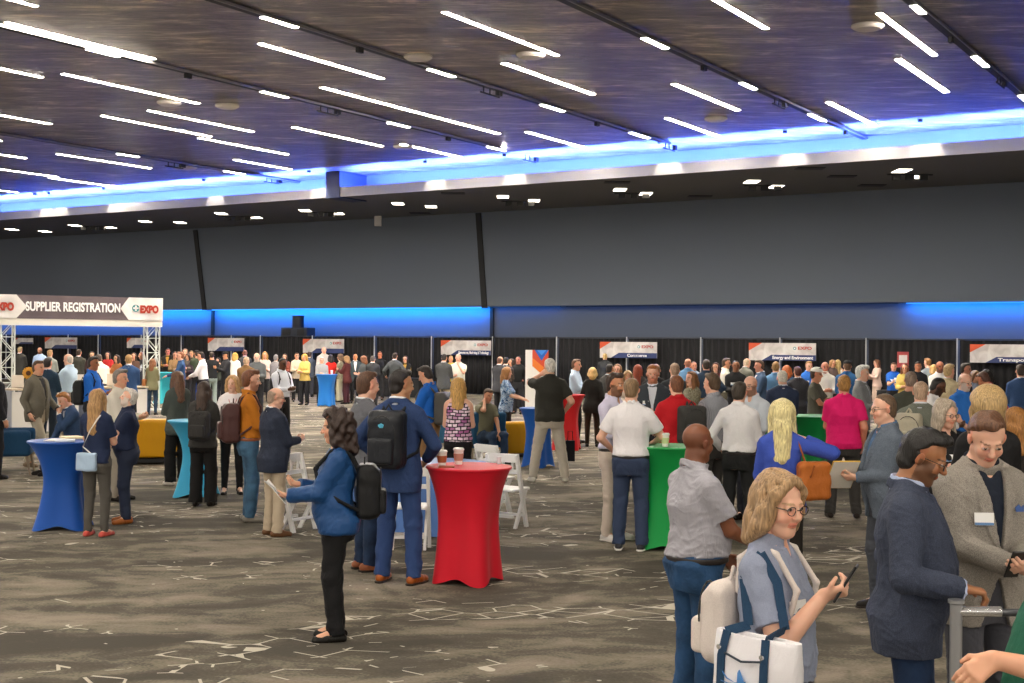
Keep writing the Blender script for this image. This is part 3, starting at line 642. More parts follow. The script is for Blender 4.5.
# ---------------------------------------------------------------- the hall
def hall(a, d, z): return np.array((W[0]*a+D[0]*d, W[1]*a+D[1]*d, z))   # a along the rear wall, d away from the viewer
W3, D3, Z3 = np.array((W[0], W[1], 0)), np.array((D[0], D[1], 0)), np.array((0, 0, 1.))
def hbox(a0, a1, d0, d1, z0, z1, mb=None):
    return (mb or MB()).box(hall((a0+a1)/2, (d0+d1)/2, (z0+z1)/2), (a1-a0, d1-d0, z1-z0), W3, D3, Z3)
def carpet():
    m, nt, b = newmat('carpet'); L = nt.links.new; tc = N(nt, 'ShaderNodeTexCoord')
    def mapped(rot, sc):
        q = N(nt, 'ShaderNodeMapping'); q.inputs['Rotation'].default_value = (0, 0, rot); q.inputs['Scale'].default_value = sc; L(tc.outputs['Object'], q.inputs[0]); return q.outputs[0]
    n1 = N(nt, 'ShaderNodeTexNoise', i_Scale=.55, i_Detail=3.0, i_Roughness=.55, i_Distortion=1.6); L(mapped(.6, (.75, .95, 1)), n1.inputs['Vector'])
    wv = N(nt, 'ShaderNodeTexWave', i_Scale=.55, i_Distortion=9.0, i_Detail=3.0); wv.inputs['Detail Scale'].default_value = .6; L(mapped(1.25, (1, 1, 1)), wv.inputs['Vector'])
    n3 = N(nt, 'ShaderNodeTexNoise', i_Scale=42.0, i_Detail=3.0); L(tc.outputs['Object'], n3.inputs['Vector'])
    n4 = N(nt, 'ShaderNodeTexNoise', i_Scale=2.6, i_Detail=5.0, i_Roughness=.7, i_Distortion=1.0); L(mapped(.2, (.8, 1.2, 1)), n4.inputs['Vector'])
    def mth(op, a, bb, cl=False):
        q = N(nt, 'ShaderNodeMath', operation=op); q.use_clamp = cl
        for i, v in enumerate((a, bb)):
            if isinstance(v, (int, float)): q.inputs[i].default_value = v
            else: L(v, q.inputs[i])
        return q.outputs[0]
    mix = mth('ADD', mth('MULTIPLY', n1.outputs['Fac'], .60), mth('MULTIPLY', wv.outputs['Fac'], .05))
    mix = mth('ADD', mix, mth('MULTIPLY', n4.outputs['Fac'], .33)); mix = mth('ADD', mix, mth('MULTIPLY', mth('SUBTRACT', n3.outputs['Fac'], .5), .16))
    base = ramp(nt, mix, [(.40, C('#504c45')), (.475, C('#5e594f')), (.515, C('#766f62')), (.62, C('#92887a'))])
    # broken pale lattice
    vo = N(nt, 'ShaderNodeTexVoronoi', feature='DISTANCE_TO_EDGE', i_Scale=3.1); vo.inputs['Randomness'].default_value = .6; L(mapped(.75, (.85, 1.3, 1)), vo.inputs['Vector'])
    ln = mth('LESS_THAN', vo.outputs['Distance'], .024)
    pm = N(nt, 'ShaderNodeTexNoise', i_Scale=.42, i_Detail=2.0, i_Distortion=.8); L(mapped(-.7, (.7, 1.7, 1)), pm.inputs['Vector'])
    pk = N(nt, 'ShaderNodeTexNoise', i_Scale=3.6, i_Detail=1.0); L(tc.outputs['Object'], pk.inputs['Vector'])
    g = mth('GREATER_THAN', mth('ADD', mth('MULTIPLY', pm.outputs['Fac'], 1.0), mth('MULTIPLY', pk.outputs['Fac'], .50)), .83)
    ln = mth('MULTIPLY', ln, g)
    fl = N(nt, 'ShaderNodeTexVoronoi', i_Scale=3.4); L(mapped(.1, (1, 1, 1)), fl.inputs['Vector'])
    pj = N(nt, 'ShaderNodeTexNoise', i_Scale=.9, i_Detail=2.0); L(tc.outputs['Object'], pj.inputs['Vector'])
    fk = mth('MULTIPLY', mth('LESS_THAN', fl.outputs['Distance'], .055), mth('GREATER_THAN', pj.outputs['Fac'], .55)); ln = mth('MAXIMUM', ln, fk)
    mx = N(nt, 'ShaderNodeMix', data_type='RGBA'); L(mth('MULTIPLY', ln, .85), mx.inputs[0]); L(base, mx.inputs[6]); mx.inputs[7].default_value = C('#cfc8b8')
    L(mx.outputs[2], b.inputs['Base Color']); b.inputs['Roughness'].default_value = .95; b.inputs['Specular IOR Level'].default_value = .1
    bp = N(nt, 'ShaderNodeBump', i_Strength=.4, i_Distance=.01); L(n3.outputs['Fac'], bp.inputs['Height']); L(bp.outputs[0], b.inputs['Normal']); return m
def ceilmat():
    m, nt, b = newmat('ceiling'); L = nt.links.new; tc = N(nt, 'ShaderNodeTexCoord')
    def mp(sc, rot=-TH):
        q = N(nt, 'ShaderNodeMapping', vector_type='POINT'); q.inputs['Rotation'].default_value = (0, 0, -rot); q.inputs['Scale'].default_value = sc; L(tc.outputs['Object'], q.inputs[0]); return q.outputs[0]
    n1 = N(nt, 'ShaderNodeTexNoise', i_Scale=1.1, i_Detail=6.0, i_Roughness=.7, i_Distortion=.6); L(mp((.5, 1.6, 1)), n1.inputs['Vector'])
    n2 = N(nt, 'ShaderNodeTexNoise', i_Scale=2.2, i_Detail=5.0, i_Roughness=.75); L(mp((.45, 2.4, 1), 0), n2.inputs['Vector'])
    n3 = N(nt, 'ShaderNodeTexNoise', i_Scale=5.0, i_Detail=6.0, i_Roughness=.8, i_Distortion=.5); L(mp((.22, 1.5, 1), 0), n3.inputs['Vector'])
    ad = N(nt, 'ShaderNodeMath', operation='MULTIPLY_ADD'); L(n3.outputs['Fac'], ad.inputs[0]); ad.inputs[1].default_value = .6; L(n1.outputs['Fac'], ad.inputs[2])
    L(ramp(nt, ad.outputs[0], [(.62, C('#5c5552')), (.78, C('#7d7570')), (.88, C('#9c9186')), (.98, C('#d6c4ae'))]), b.inputs['Base Color'])  # pale streaks paint warm reflected glints into the metal's base colour
    b.inputs['Metallic'].default_value = .6
    L(ramp(nt, n1.outputs['Fac'], [(.3, (.30, .30, .30, 1)), (.7, (.46, .46, .46, 1))]), b.inputs['Roughness'])
    bk = N(nt, 'ShaderNodeTexBrick', offset=.5); bk.inputs['Scale'].default_value = 1.0; bk.inputs['Brick Width'].default_value = .62; bk.inputs['Row Height'].default_value = 1.24; bk.inputs['Mortar Size'].default_value = .018; L(mp((1, 1, 1)), bk.inputs['Vector'])
    a = N(nt, 'ShaderNodeMath', operation='MULTIPLY_ADD'); L(bk.outputs['Fac'], a.inputs[0]); a.inputs[1].default_value = -.5; L(ad.outputs[0], a.inputs[2])
    bp = N(nt, 'ShaderNodeBump', i_Strength=.60, i_Distance=.12); L(a.outputs[0], bp.inputs['Height']); L(bp.outputs[0], b.inputs['Normal']); return m
struct(MB().box((0, 40, -.05), (170, 150, .1)).build('floor', carpet()))
A0, A1 = -75, 62
struct(hbox(A0, A1, -34, CS+1.7, HC, HC+.1).build('ceiling', ceilmat()))
slate = plain('#5c6470', .8, bump=.1, bscale=3); dk = plain('#47474a', .8)
struct(hbox(A0, A1, CS, CW+.2, HS, HS+.06).build('trim_1', plain('#5f5c5a', .75)))             # underside of the lower ceiling
struct(hbox(A0, A1, CS-.06, CS, HS-.02, HS+.36).build('trim_2', plain('#8a8784', .6)))          # fascia lip
struct(hbox(A0, A1, CS+1.6, CS+1.8, HS+.06, HC).build('wall_cove', plain('#596070', .7)))
struct(hbox(A0, A1, CW, CW+.5, 3.78, HS+.3).build('wall_rear', slate))
struct(hbox(A0, A1, CW+.55, CW+.8, 0, 3.8).build('wall_rear_low', plain('#50596a', .7)))
def wall_a(px, c): X, Y = onwall(px, c); return X*W[0]+Y*W[1]
for i, (xa, ya, xb, yb) in enumerate(((194, 230, 204, 310), (477, 213, 484, 308))):
    aa, ab = wall_a(xa, CW-.05), wall_a(xb, CW-.05); za = CAMH+ray(xa, ya)[1]*onwall(xa, CW-.05)[1]; zb = CAMH+ray(xb, yb)[1]*onwall(xb, CW-.05)[1]
    p0, p1 = hall(aa, CW-.03, za), hall(ab, CW-.03, zb); up = p1-p0; ln = np.linalg.norm(up)
    m = MB().box((p0+p1)/2, (.26, .08, ln), W3, D3, up/ln); m.box(hall(ab+.06, CW+.5, 1.9), (.16, .12, 3.8), W3, D3, Z3)
    struct(m.build('trim_%d' % (i+3), plain('#0c0d10', .7)))
blue = newmat('led'); 
def ledmat(col, s):
    m, nt, b = newmat('led'); b.inputs['Base Color'].default_value = (0, 0, 0, 1); b.inputs['Emission Color'].default_value = col; b.inputs['Emission Strength'].default_value = s; return m
# cove LED lines, in lengths with a dark gap at the pier
for a0, a1, nm in ((wall_a(-40, CS), wall_a(322, CS), 'cove, on the registration arch side of the pier'), (wall_a(345, CS), wall_a(1150, CS), 'cove above the booths, beyond the pier')):
    n = 4
    for k in range(n):
        q0, q1 = a0+(a1-a0)*k/n, a0+(a1-a0)*(k+1)/n
        o = hbox(q0+.1, q1-.1, CS+.30, CS+.42, HS+.10, HS+.16).build('cove_light', ledmat((.070, .145, 1, 1), LED_E)); tag(o, 'blue linear light in the ceiling '+nm, 'light', 'blue cove lights '+('entrance side' if 'arch' in nm else 'booth side'))
ap = wall_a(333, CS)
struct(hbox(ap-.35, ap+.35, CS-.1, CS+1.6, HS-.05, HC).build('trim_5', plain('#2a3350', .7)))
def bandled(x0, x1, s, lab):
    a0, a1 = wall_a(x0, CW), wall_a(x1, CW); ld = bpy.data.lights.new('wall_wash', 'AREA'); ld.shape = 'RECTANGLE'; ld.size = a1-a0-.3; ld.size_y = .10; ld.color = (.002, .24, 1); ld.energy = s*46*(a1-a0)/25; lo = bpy.data.objects.new('wall_wash', ld); COL.objects.link(lo)
    lo.location = hall((a0+a1)/2, CW+.15, 3.70); zz = -unit(D3*.75-Z3*.66); xx = W3; yy = np.cross(zz, xx); lo.rotation_euler = Matrix(((xx[0], yy[0], zz[0]), (xx[1], yy[1], zz[1]), (xx[2], yy[2], zz[2]))).to_euler()
    o = hbox(a0+.15, a1-.15, CW+.22, CW+.34, 3.73, 3.77).build('wall_wash_light', ledmat((.05, .25, 1, 1), s*.08)); tag(o, lab, 'light', 'blue wall wash lights')
bandled(-60, 204, 17, 'linear blue wall light above the drapes behind the registration arch')
bandled(206, 484, 20, 'linear blue wall light above the drapes between the two dark wall slots')
bandled(487, 560, 1.2, 'dim blue wall light just past the second dark wall slot')
bandled(560, 900, .4, 'dimmest blue wall light above the Commerce and Energy banners')
bandled(900, 1150, 12, 'linear blue wall light above the Transportation banner')
# ceiling strips: photo end points, laid along D
strips = [((441, 12), (560, 55)), ((501, 63), (596, 94)), ((255, 44), (387, 78)), ((60, 74), (201, 103)), ((0, 23), (160, 58)), ((-60, -22), (32, 7)), ((-50, 58), (43, 77)), ((-60, 104), (50, 124)), ((98, 116), (214, 136)),
 ((195, 138), (291, 154)), ((143, 111), (258, 131)), ((54, 154), (154, 168)), ((-60, 146), (28, 158)), ((-50, 162), (57, 177)), ((45, 178), (125, 187)), ((229, 160), (296, 169)), ((291, 127), (384, 146)), ((314, 88), (506, 133)),
 ((399, 144), (463, 157)), ((523, 132), (587, 147)), ((665, 118), (720, 136)), ((671, 84), (741, 110)), ((828, 102), (875, 125)), ((877, 13), (937, 55)), ((897, 59), (948, 92)), ((690, -12), (771, 28)), ((-60, 184), (22, 192)), ((330, -40), (430, -8)), ((-80, 128), (0, 141))]
lamp = plain('#fff4e4', .5, emit=STRIP_E); frm = plain('#8b8b8d', .4, metal=.6)
def strip(c, ln, wd=.11, label='', group='long ceiling strip lights', z=HC, name='ceiling_strip_light'):
    t = emp(name, (c[0], c[1], z-.004), label, 'light', group, -TH); m = MB()
    for q in (-1, 1): m.box((q*(wd/2+.012), 0, -.001), (.024, ln+.048, .008)); m.box((0, q*(ln/2+.012), -.001), (wd, .024, .008))
    m.build('housing', frm, t); MB().box((0, 0, .001), (wd, ln, .006)).build('diffuser', lamp, t); return t
for (a, b_) in strips:
    p0, p1 = np.array(on_ceiling(*a)), np.array(on_ceiling(*b_)); ln = abs((p1-p0)@D); c = (p0+p1)/2
    strip(c, max(ln, 1.5), .13 if c[1] < 30 else .16, 'long white strip light recessed in the dark metal ceiling')
for a in range(-28, 30, 8):                                   # the same fittings over and behind the viewer
    for d in (-24, -16, -8, 0, 7): strip(hall(a+(d % 3), d, 0)[:2], 4.0, .14, 'long white strip light recessed in the dark metal ceiling')
# tracks with short lamps
tracks = [((205, 0), (677, 141), [(253, 14, 286, 25), (424, 66, 449, 74), (545, 101, 565, 108), (638, 129, 653, 135)]), ((0, 34), (520, 145), [(64, 49, 98, 56), (247, 90, 274, 96), (383, 120, 402, 125), (488, 144, 505, 148)]),
 ((0, 134), (333, 185), [(128, 150, 147, 153), (25, 161, 45, 164), (143, 176, 163, 179), (245, 167, 262, 170)]), ((569, 0), (873, 140), [(642, 34, 663, 45), (743, 79, 754, 86), (812, 111, 825, 118)]), ((919, 0), (1040, 112), [(919, 0, 930, 8), (977, 52, 987, 63), (1020, 92, 1030, 100)])]
blk = plain('#0b0b0c', .6)
for i, (a, b_, ls) in enumerate(tracks):
    p0, p1 = np.array(on_ceiling(*a)), np.array(on_ceiling(*b_)); c = (p0+p1)/2; q1 = c+D*abs((p1-p0)@D)/2; q0 = c-D*(abs((p1-p0)@D)/2+6); ln = np.linalg.norm(q1-q0)
    t = emp('lighting_track', ((q0[0]+q1[0])/2, (q0[1]+q1[1])/2, HC-.05), 'dark rigging slot with short lamps crossing the ceiling, %s' % ('third from the top corner', 'second below the top edge, longest slot', 'lowest, running to the dark pier', 'next to the pair of round speakers', 'nearest the bright upper corner')[i], 'light track', None, -TH)
    MB().box((0, 0, 0), (.16, ln, .08)).build('slot', blk, t); MB().box((.1, 0, -.01), (.03, ln, .06)).build('rail', plain('#8f8c88', .4, metal=.7), t)
    for k, l4 in enumerate(ls):
        m0, m1 = np.array(on_ceiling(l4[0], l4[1])), np.array(on_ceiling(l4[2], l4[3])); s0 = ((m0+m1)/2-(q0+q1)/2)@D; MB().box((0, s0, -.042), (.13, abs((m1-m0)@D), .006)).build('lamp', lamp, t)
        hg_ = MB(); s1 = s0+2.2
        if k % 2:
            for u in (-.3, 0, .3): hg_.tube([(0, s1+u, 0), (0, s1+u, -.22)], .018, 6)
            hg_.tube([(0, s1-.45, -.2), (0, s1+.45, -.2)], .022, 6)
        hg_.box((0, s1+.45, -.08), (.09, .18, .16)) ; hg_.build('spotlight_bar', blk, t)
for (x, y), lb in zip(((418, 56), (531, 54), (868, 25), (169, 102), (227, 105), (188, 167), (716, 118), (403, 146)), ('in the upper middle, first of the close pair', 'in the upper middle, second of the close pair', 'beside the strip light in the upper corner', 'by the end of a long strip, first of the small pair', 'by the end of a long strip, second of the small pair', 'nearest the blue cove by the arch', 'just before the blue cove, under the short strips', 'touching the strip light before the blue cove')):
    q = on_ceiling(x, y); o = MB().lathe([(.34, 0), (.34, -.04), (.26, -.09), (0.01, -.09)], n=24).build('ceiling_speaker', plain('#c9c3ba', .5), loc=(q[0], q[1], HC)); tag(o, 'pale round ceiling speaker '+lb, 'speaker', 'round ceiling speakers')
# spots grazing the fascia: real spot lamps hung from the cove ceiling
for x in (36, 50, 105, 205, 310, 426, 505, 660, 785, 920):
    a = wall_a(x, CS-.6); q = hall(a, CS-.75, HC-.12); ld = bpy.data.lights.new('fascia_spot', 'SPOT'); ld.energy = 150; ld.color = (1, .93, .8); ld.spot_size = 1.0; ld.spot_blend = .25; ld.shadow_soft_size = .03
    o = bpy.data.objects.new('fascia_spot', ld); COL.objects.link(o); o.location = q; v = Vector(hall(a, CS-.05, HS+.1)-q); o.rotation_euler = v.to_track_quat('-Z', 'Y').to_euler()
    s = MB().tube([(0, 0, .1), (0, 0, -.06)], .07, 12).build('spotlight', blk, loc=(q[0], q[1], q[2]+.1)); tag(s, 'small black spotlight hung by the pale ceiling edge', 'spotlight', 'spotlights by the ceiling edge')
# lower ceiling: pairs of small lights, black rigging points, grilles
for x, y in ((75, 225), (110, 227), (145, 221), (180, 222), (221, 213), (256, 217), (305, 210), (338, 213), (398, 203), (431, 206), (503, 196), (534, 200), (620, 189), (646, 193), (752, 181), (776, 186), (902, 170), (918, 176), (12, 229), (45, 231)):
    q = on_ceiling(x, y, HS); t = emp('downlight', (q[0], q[1], HS-.01), 'small bright downlight panel under the lower dark ceiling', 'light', 'downlights under the lower ceiling')
    MB().box((0, 0, -.005), (.52, .90, .02)).build('housing', frm, t); MB().box((0, 0, -.018), (.44, .80, .010)).build('lens', plain('#fff2dd', emit=9), t)
for (x, y), lb in zip(((93, 226), (238, 216), (321, 212), (520, 201), (634, 193), (765, 185), (910, 174)), ('above the registration arch', 'above the first dark wall slot', 'under the dark pier', 'above the second dark wall slot', 'above the Commerce banner', 'above the Energy and Environment banner', 'nearest the photo edge with the Transportation banner')):
    q = on_ceiling(x, y, HS); m = MB(); 
    for k in range(3): m.box((-.45+.45*k, 0, -.10), (.25, .18, .2))
    m.box((0, 0, -.02), (1.5, .08, .05)); o = m.build('rigging_bar', blk, loc=(q[0], q[1], HS)); tag(o, 'black rigging bar under the lower ceiling, '+lb, 'rigging', 'black rigging bars')
for x, y in ((453, 193), (617, 182), (810, 168), (842, 176), (872, 185), (700, 196), (420, 213)):
    q = on_ceiling(x, y, HS); o = MB().box((0, 0, -.01), (.9, .5, .03)).build('vent_grille', plain('#1c1b1b', .7), loc=(q[0], q[1], HS)); tag(o, 'dark rectangular air grille in the lower ceiling', 'vent', 'air grilles')
q = onwall(377, CW-1); o = MB().box((0, 0, 0), (.30, .25, .45)).tube([(0, 0, 0), (0, .6, .6)], .04, 8).build('wall_speaker', plain('#b9b6b2', .5), loc=(q[0], q[1], CAMH+ray(377, 221)[1]*q[1])); tag(o, 'small pale box speaker mounted high on the dark rear wall', 'speaker')
# ---------------------------------------------------------------- drapes, posts, booth banners
CD = CW-1.4
posts = [-60, 8, 70, 100, 143, 183, 233, 262, 314, 376, 433, 494, 558, 628, 702, 781, 867, 958, 1060]
pa = [wall_a(x, CD) for x in posts]; drm = plain('#17171b', .9, bump=.2, bscale=30)
for i in range(len(pa)-1):
    a0, a1 = pa[i]+.05, pa[i+1]-.05; n = int((a1-a0)/.045); V = []; Fq = []
    for k in range(n+1):
        a = a0+(a1-a0)*k/n
        for z in (.02, 2.40): V.append(hall(a, CD+.055*math.sin(a*24+.7*math.sin(a*3.1))*(1 if z < 1 else .7), z))
    Fq = [(2*k, 2*k+2, 2*k+3, 2*k+1) for k in range(n)]
    o = mesh('drape', V, Fq, drm); s = o.modifiers.new('thick', 'SOLIDIFY'); s.thickness = .01; tag(o, 'black pleated drape '+('outside the arch leg at the entrance', 'seen inside the arch, at its near leg', 'seen in the middle of the arch', 'seen inside the arch, at its far leg', 'just past the far leg of the arch', 'holding the first banner past the arch', 'just after the first banner past the arch', 'below the equipment box on the blue wall', 'holding the banner below the equipment box', 'behind the head of the man in the blue suit', 'holding the Technology banner', 'behind the white upright banner', 'behind the woman in the black suit', 'holding the end of the Commerce banner', 'between the Commerce and Energy banners', 'holding the Energy and Environment banner', 'behind the small red notice board', 'behind the Transportation banner')[i], 'drape', 'black drape panels')
for a in pa:
    m = MB().tube([hall(a, CD-.12, 0), hall(a, CD-.12, 2.47)], .024, 8); m.box(hall(a, CD-.12, .01), (.45, .45, .02), W3, D3, Z3); o = m.build('drape_post', plain('#c7c9cc', .35, metal=.4)); tag(o, 'slim silver upright post between two black drapes', 'post', 'silver drape posts')
o = MB().tube([hall(pa[0], CD-.05, 2.43), hall(pa[-1], CD-.05, 2.43)], .02, 8).build('drape_rail', plain('#2a2c30', .5)); tag(o, 'thin horizontal rail carrying the black drapes', 'rail')
def bannerart():
    m, nt, b = newmat('banner'); tc = N(nt, 'ShaderNodeTexCoord'); v = N(nt, 'ShaderNodeTexNoise', i_Scale=2.5, i_Detail=5.0, i_Distortion=1.0); nt.links.new(tc.outputs['Object'], v.inputs['Vector'])
    nt.links.new(ramp(nt, v.outputs['Fac'], [(.35, C('#b9b3b2')), (.5, C('#cdc8c6')), (.65, C('#dbd8d6'))]), b.inputs['Base Color']); b.inputs['Roughness'].default_value = .6; return m
BA = bannerart(); navy = plain('#2c3a6c', .6); orange = plain('#d2562f', .6); red = plain('#b8332a', .6); white = plain('#f2f2f2', .6)
def booth_banner(x0, x1, yt, yb, txt, label, logo=True, cc=None):
    cc = cc or CD-.35; a0, a1 = wall_a(x0, cc), wall_a(x1, cc); Y = onwall((x0+x1)/2, cc)[1]; zt = CAMH+ray((x0+x1)/2, yt)[1]*Y; zb = CAMH+ray((x0+x1)/2, yb)[1]*Y; w_, h_ = a1-a0, zt-zb
    o_ = hall(a0, cc, zb); t = emp('booth_banner', tuple(o_), label, 'banner', None, math.atan2(W[1], W[0]))
    MB().prism([(0, 0), (w_, 0), (w_, h_), (0, h_)], (0, 0, 0), (1, 0, 0), (0, 0, 1), -.015).build('sheet', BA, t)
    MB().prism([(0, h_*.55), (w_*.20, h_), (0, h_)], (0, -.012, 0), (1, 0, 0), (0, 0, 1), -.006).build('corner', orange, t)
    MB().prism([(w_*.20, 0), (w_, 0), (w_, h_*.32), (w_*.34, h_*.32)], (0, -.012, 0), (1, 0, 0), (0, 0, 1), -.006).build('band', navy, t)
    def tx(s, sz, mt, x, z, wd): text(s, 'lettering', sz, mt, t, (x, -.022, z), (1, 0), width=wd, bold=.004)
    if txt: tx(txt, h_*.25, white, w_*.66, h_*.16, w_*.6 if len(txt) > 10 else w_*.34)
    if logo:
        tx('EXPO', h_*.24, red, w_*.84, h_*.70, w_*.20); m = MB(); c0 = (w_*.69, h_*.70); r = h_*.09
        m.tube([(c0[0], -.012, c0[1]), (c0[0], -.02, c0[1])], r, 16); e = m.build('emblem', plain('#3f8f96', .6), t); MB().tube([(c0[0], -.015, c0[1]), (c0[0], -.024, c0[1])], r*.55, 16).build('emblem_centre', white, e)
    return t
booth_banner(45, 77, 337.5, 348.5, '', 'pale hanging banner with orange corner behind the registration desk')
booth_banner(127, 149, 338, 348, '', 'small pale hanging banner with orange corner behind the arch leg')
booth_banner(208, 244, 338, 351, '', 'pale banner with orange corner next to the registration arch')
booth_banner(303, 344, 339, 353, '', 'pale banner with orange corner below the dark box on the blue wall')
booth_banner(441, 491, 340.5, 355, 'Government, Marketing & Technology', 'banner ending in the word Technology on a navy band')
booth_banner(600, 657, 342, 358, 'Commerce', 'banner reading Commerce on a navy band')
booth_banner(749, 816, 343, 360.5, 'Energy and Environment', 'banner reading Energy and Environment on a navy band')
booth_banner(970, 1050, 344.5, 363, 'Transportation', 'banner whose navy band starts with Tran, cut by the photo edge', logo=False)
booth_banner(15, 33, 338, 344, '', 'dim brownish banner seen through the arch leg', logo=False)
# dark housing above the drape on the blue band
a = wall_a(298, CD+.9); Y = onwall(298, CD+.9)[1]; k = Y/F; q = hall(a, CD+.9, 0); t = emp('equipment_tower', tuple(q), 'dark box with an upright cylinder showing above the drape on the blue wall', 'equipment', None, math.atan2(W[1], W[0]))
MB().box((0, 0, 1.42), (1.6, .6, 2.84)).build('case', plain('#252b38', .6), t); MB().box((-.45, -.31, 2.62), (.5, .02, .3)).box((.42, -.31, 2.62), (.4, .02, .3)).build('panel', plain('#0e1218', .5), t)
MB().lathe([(.28, 2.84), (.28, 3.35), (.30, 3.37), (.30, 3.42), (.0, 3.43)], n=20).build('cylinder', plain('#10182a', .5), t, smooth=True)
# ---------------------------------------------------------------- registration arch
def truss(t, base, h, wd=.42):
    m = MB(); s = wd/2
    for i in (-1, 1):
        for j in (-1, 1): m.tube([(base[0]+i*s, base[1]+j*s, 0), (base[0]+i*s, base[1]+j*s, h)], .026, 6)
    n = int(h/.42)
    for k in range(n):
        z0, z1 = k*h/n, (k+1)*h/n
        for i in (-1, 1):
            m.tube([(base[0]+i*s, base[1]-s, z0 if k % 2 else z1), (base[0]+i*s, base[1]+s, z1 if k % 2 else z0)], .015, 5)
            m.tube([(base[0]-s, base[1]+i*s, z0 if k % 2 else z1), (base[0]+s, base[1]+i*s, z1 if k % 2 else z0)], .015, 5)
        m.tube([(base[0]-s, base[1]-s, z1), (base[0]+s, base[1]-s, z1)], .013, 5)
    m.box((base[0], base[1], .02), (wd+.3, wd+.3, .04)); return m.build('truss_leg', plain('#d6dad4', .3, metal=.3), t)
Ya, Yb = 37.5, 40.5; xa = atY(-40, Ya)[0]; xb = atY(158.5, Yb)[0]; ux = unit(V3(xb-xa, Yb-Ya, 0)) if False else np.array((xb-xa, Yb-Ya, 0))/math.hypot(xb-xa, Yb-Ya); Ln = math.hypot(xb-xa, Yb-Ya)
t = emp('registration_arch', (xa, Ya, 0), 'metal truss arch carrying the wide Supplier Registration banner', 'arch', None, math.atan2(ux[1], ux[0]))
fr = lambda px: ((atY(px, 37.5+3*(px+40)/198.5)[0]-xa)*ux[0]+(3*(px+40)/198.5)*ux[1])
z0, z1 = CAMH+ray(80, 319.5)[1]*39.3, CAMH+ray(80, 296.5)[1]*39.3
truss(t, (fr(7), .1, 0), z0+.35, .38); truss(t, (fr(152.5), .1, 0), z0+.35, .38)
def crinkle(hexc):
    m, nt, b = newmat('vinyl'); tc = N(nt, 'ShaderNodeTexCoord'); v = N(nt, 'ShaderNodeTexVoronoi', i_Scale=1.6); nt.links.new(tc.outputs['Object'], v.inputs['Vector']); n = N(nt, 'ShaderNodeTexNoise', i_Scale=2.0, i_Detail=3.0); nt.links.new(tc.outputs['Object'], n.inputs['Vector'])
    c = C(hexc); nt.links.new(ramp(nt, v.outputs['Distance'], [(.1, tuple(x*.85 for x in c[:3])+(1,)), (.6, tuple(min(1, x*1.15) for x in c[:3])+(1,))]), b.inputs['Base Color'])
    bp = N(nt, 'ShaderNodeBump', i_Strength=.6, i_Distance=.08); nt.links.new(n.outputs['Fac'], bp.inputs['Height']); nt.links.new(bp.outputs[0], b.inputs['Normal']); b.inputs['Roughness'].default_value = .5; return m
bh = z1-z0; MB().box((Ln/2, 0, (z0+z1)/2), (Ln+.1, .5, bh)).build('banner', crinkle('#5d5054'), t); MB().box((Ln/2, 0, z0-.10), (Ln+.1, .46, .2)).build('beam', plain('#ddd8cc', .4), t)
wq = crinkle('#d9d5d2'); yq = -.27
xl, xr = fr(14), fr(126)
MB().prism([(0, z0), (xl, z0), (xl+.30, (z0+z1)/2), (xl, z1), (0, z1)], (0, yq, 0), (1, 0, 0), (0, 0, 1), -.02).build('end_panel', wq, t)
MB().prism([(xr, z0), (Ln+.05, z0), (Ln+.05, z1), (xr, z1), (xr-.25, (z0+z1)/2)], (0, yq, 0), (1, 0, 0), (0, 0, 1), -.02).build('end_panel', wq, t)
text('SUPPLIER REGISTRATION', 'lettering', .37, plain('#f4f2f0', .5), t, (fr(71), yq-.03, (z0+z1)/2), (1, 0), width=fr(118)-fr(24), bold=.012)
text('EXPO', 'lettering', .30, plain('#a8301c', .5), t, (fr(146), yq-.05, (z0+z1)/2-.02), (1, 0), width=fr(155)-fr(136.5), bold=.02); text('EXPO', 'lettering', .30, plain('#a8301c', .5), t, (fr(1), yq-.05, (z0+z1)/2-.02), (1, 0), width=fr(155)-fr(136.5), bold=.02)
c0 = (fr(132.5), yq-.03, (z0+z1)/2+.02); e = MB().tube([c0, (c0[0], c0[1]-.02, c0[2])], .11, 20).build('emblem', plain('#2f7f86', .5), t)
MB().box((c0[0], c0[1]-.025, c0[2]), (.16, .012, .05)).box((c0[0], c0[1]-.025, c0[2]), (.05, .012, .16)).build('emblem_cross', white, e)
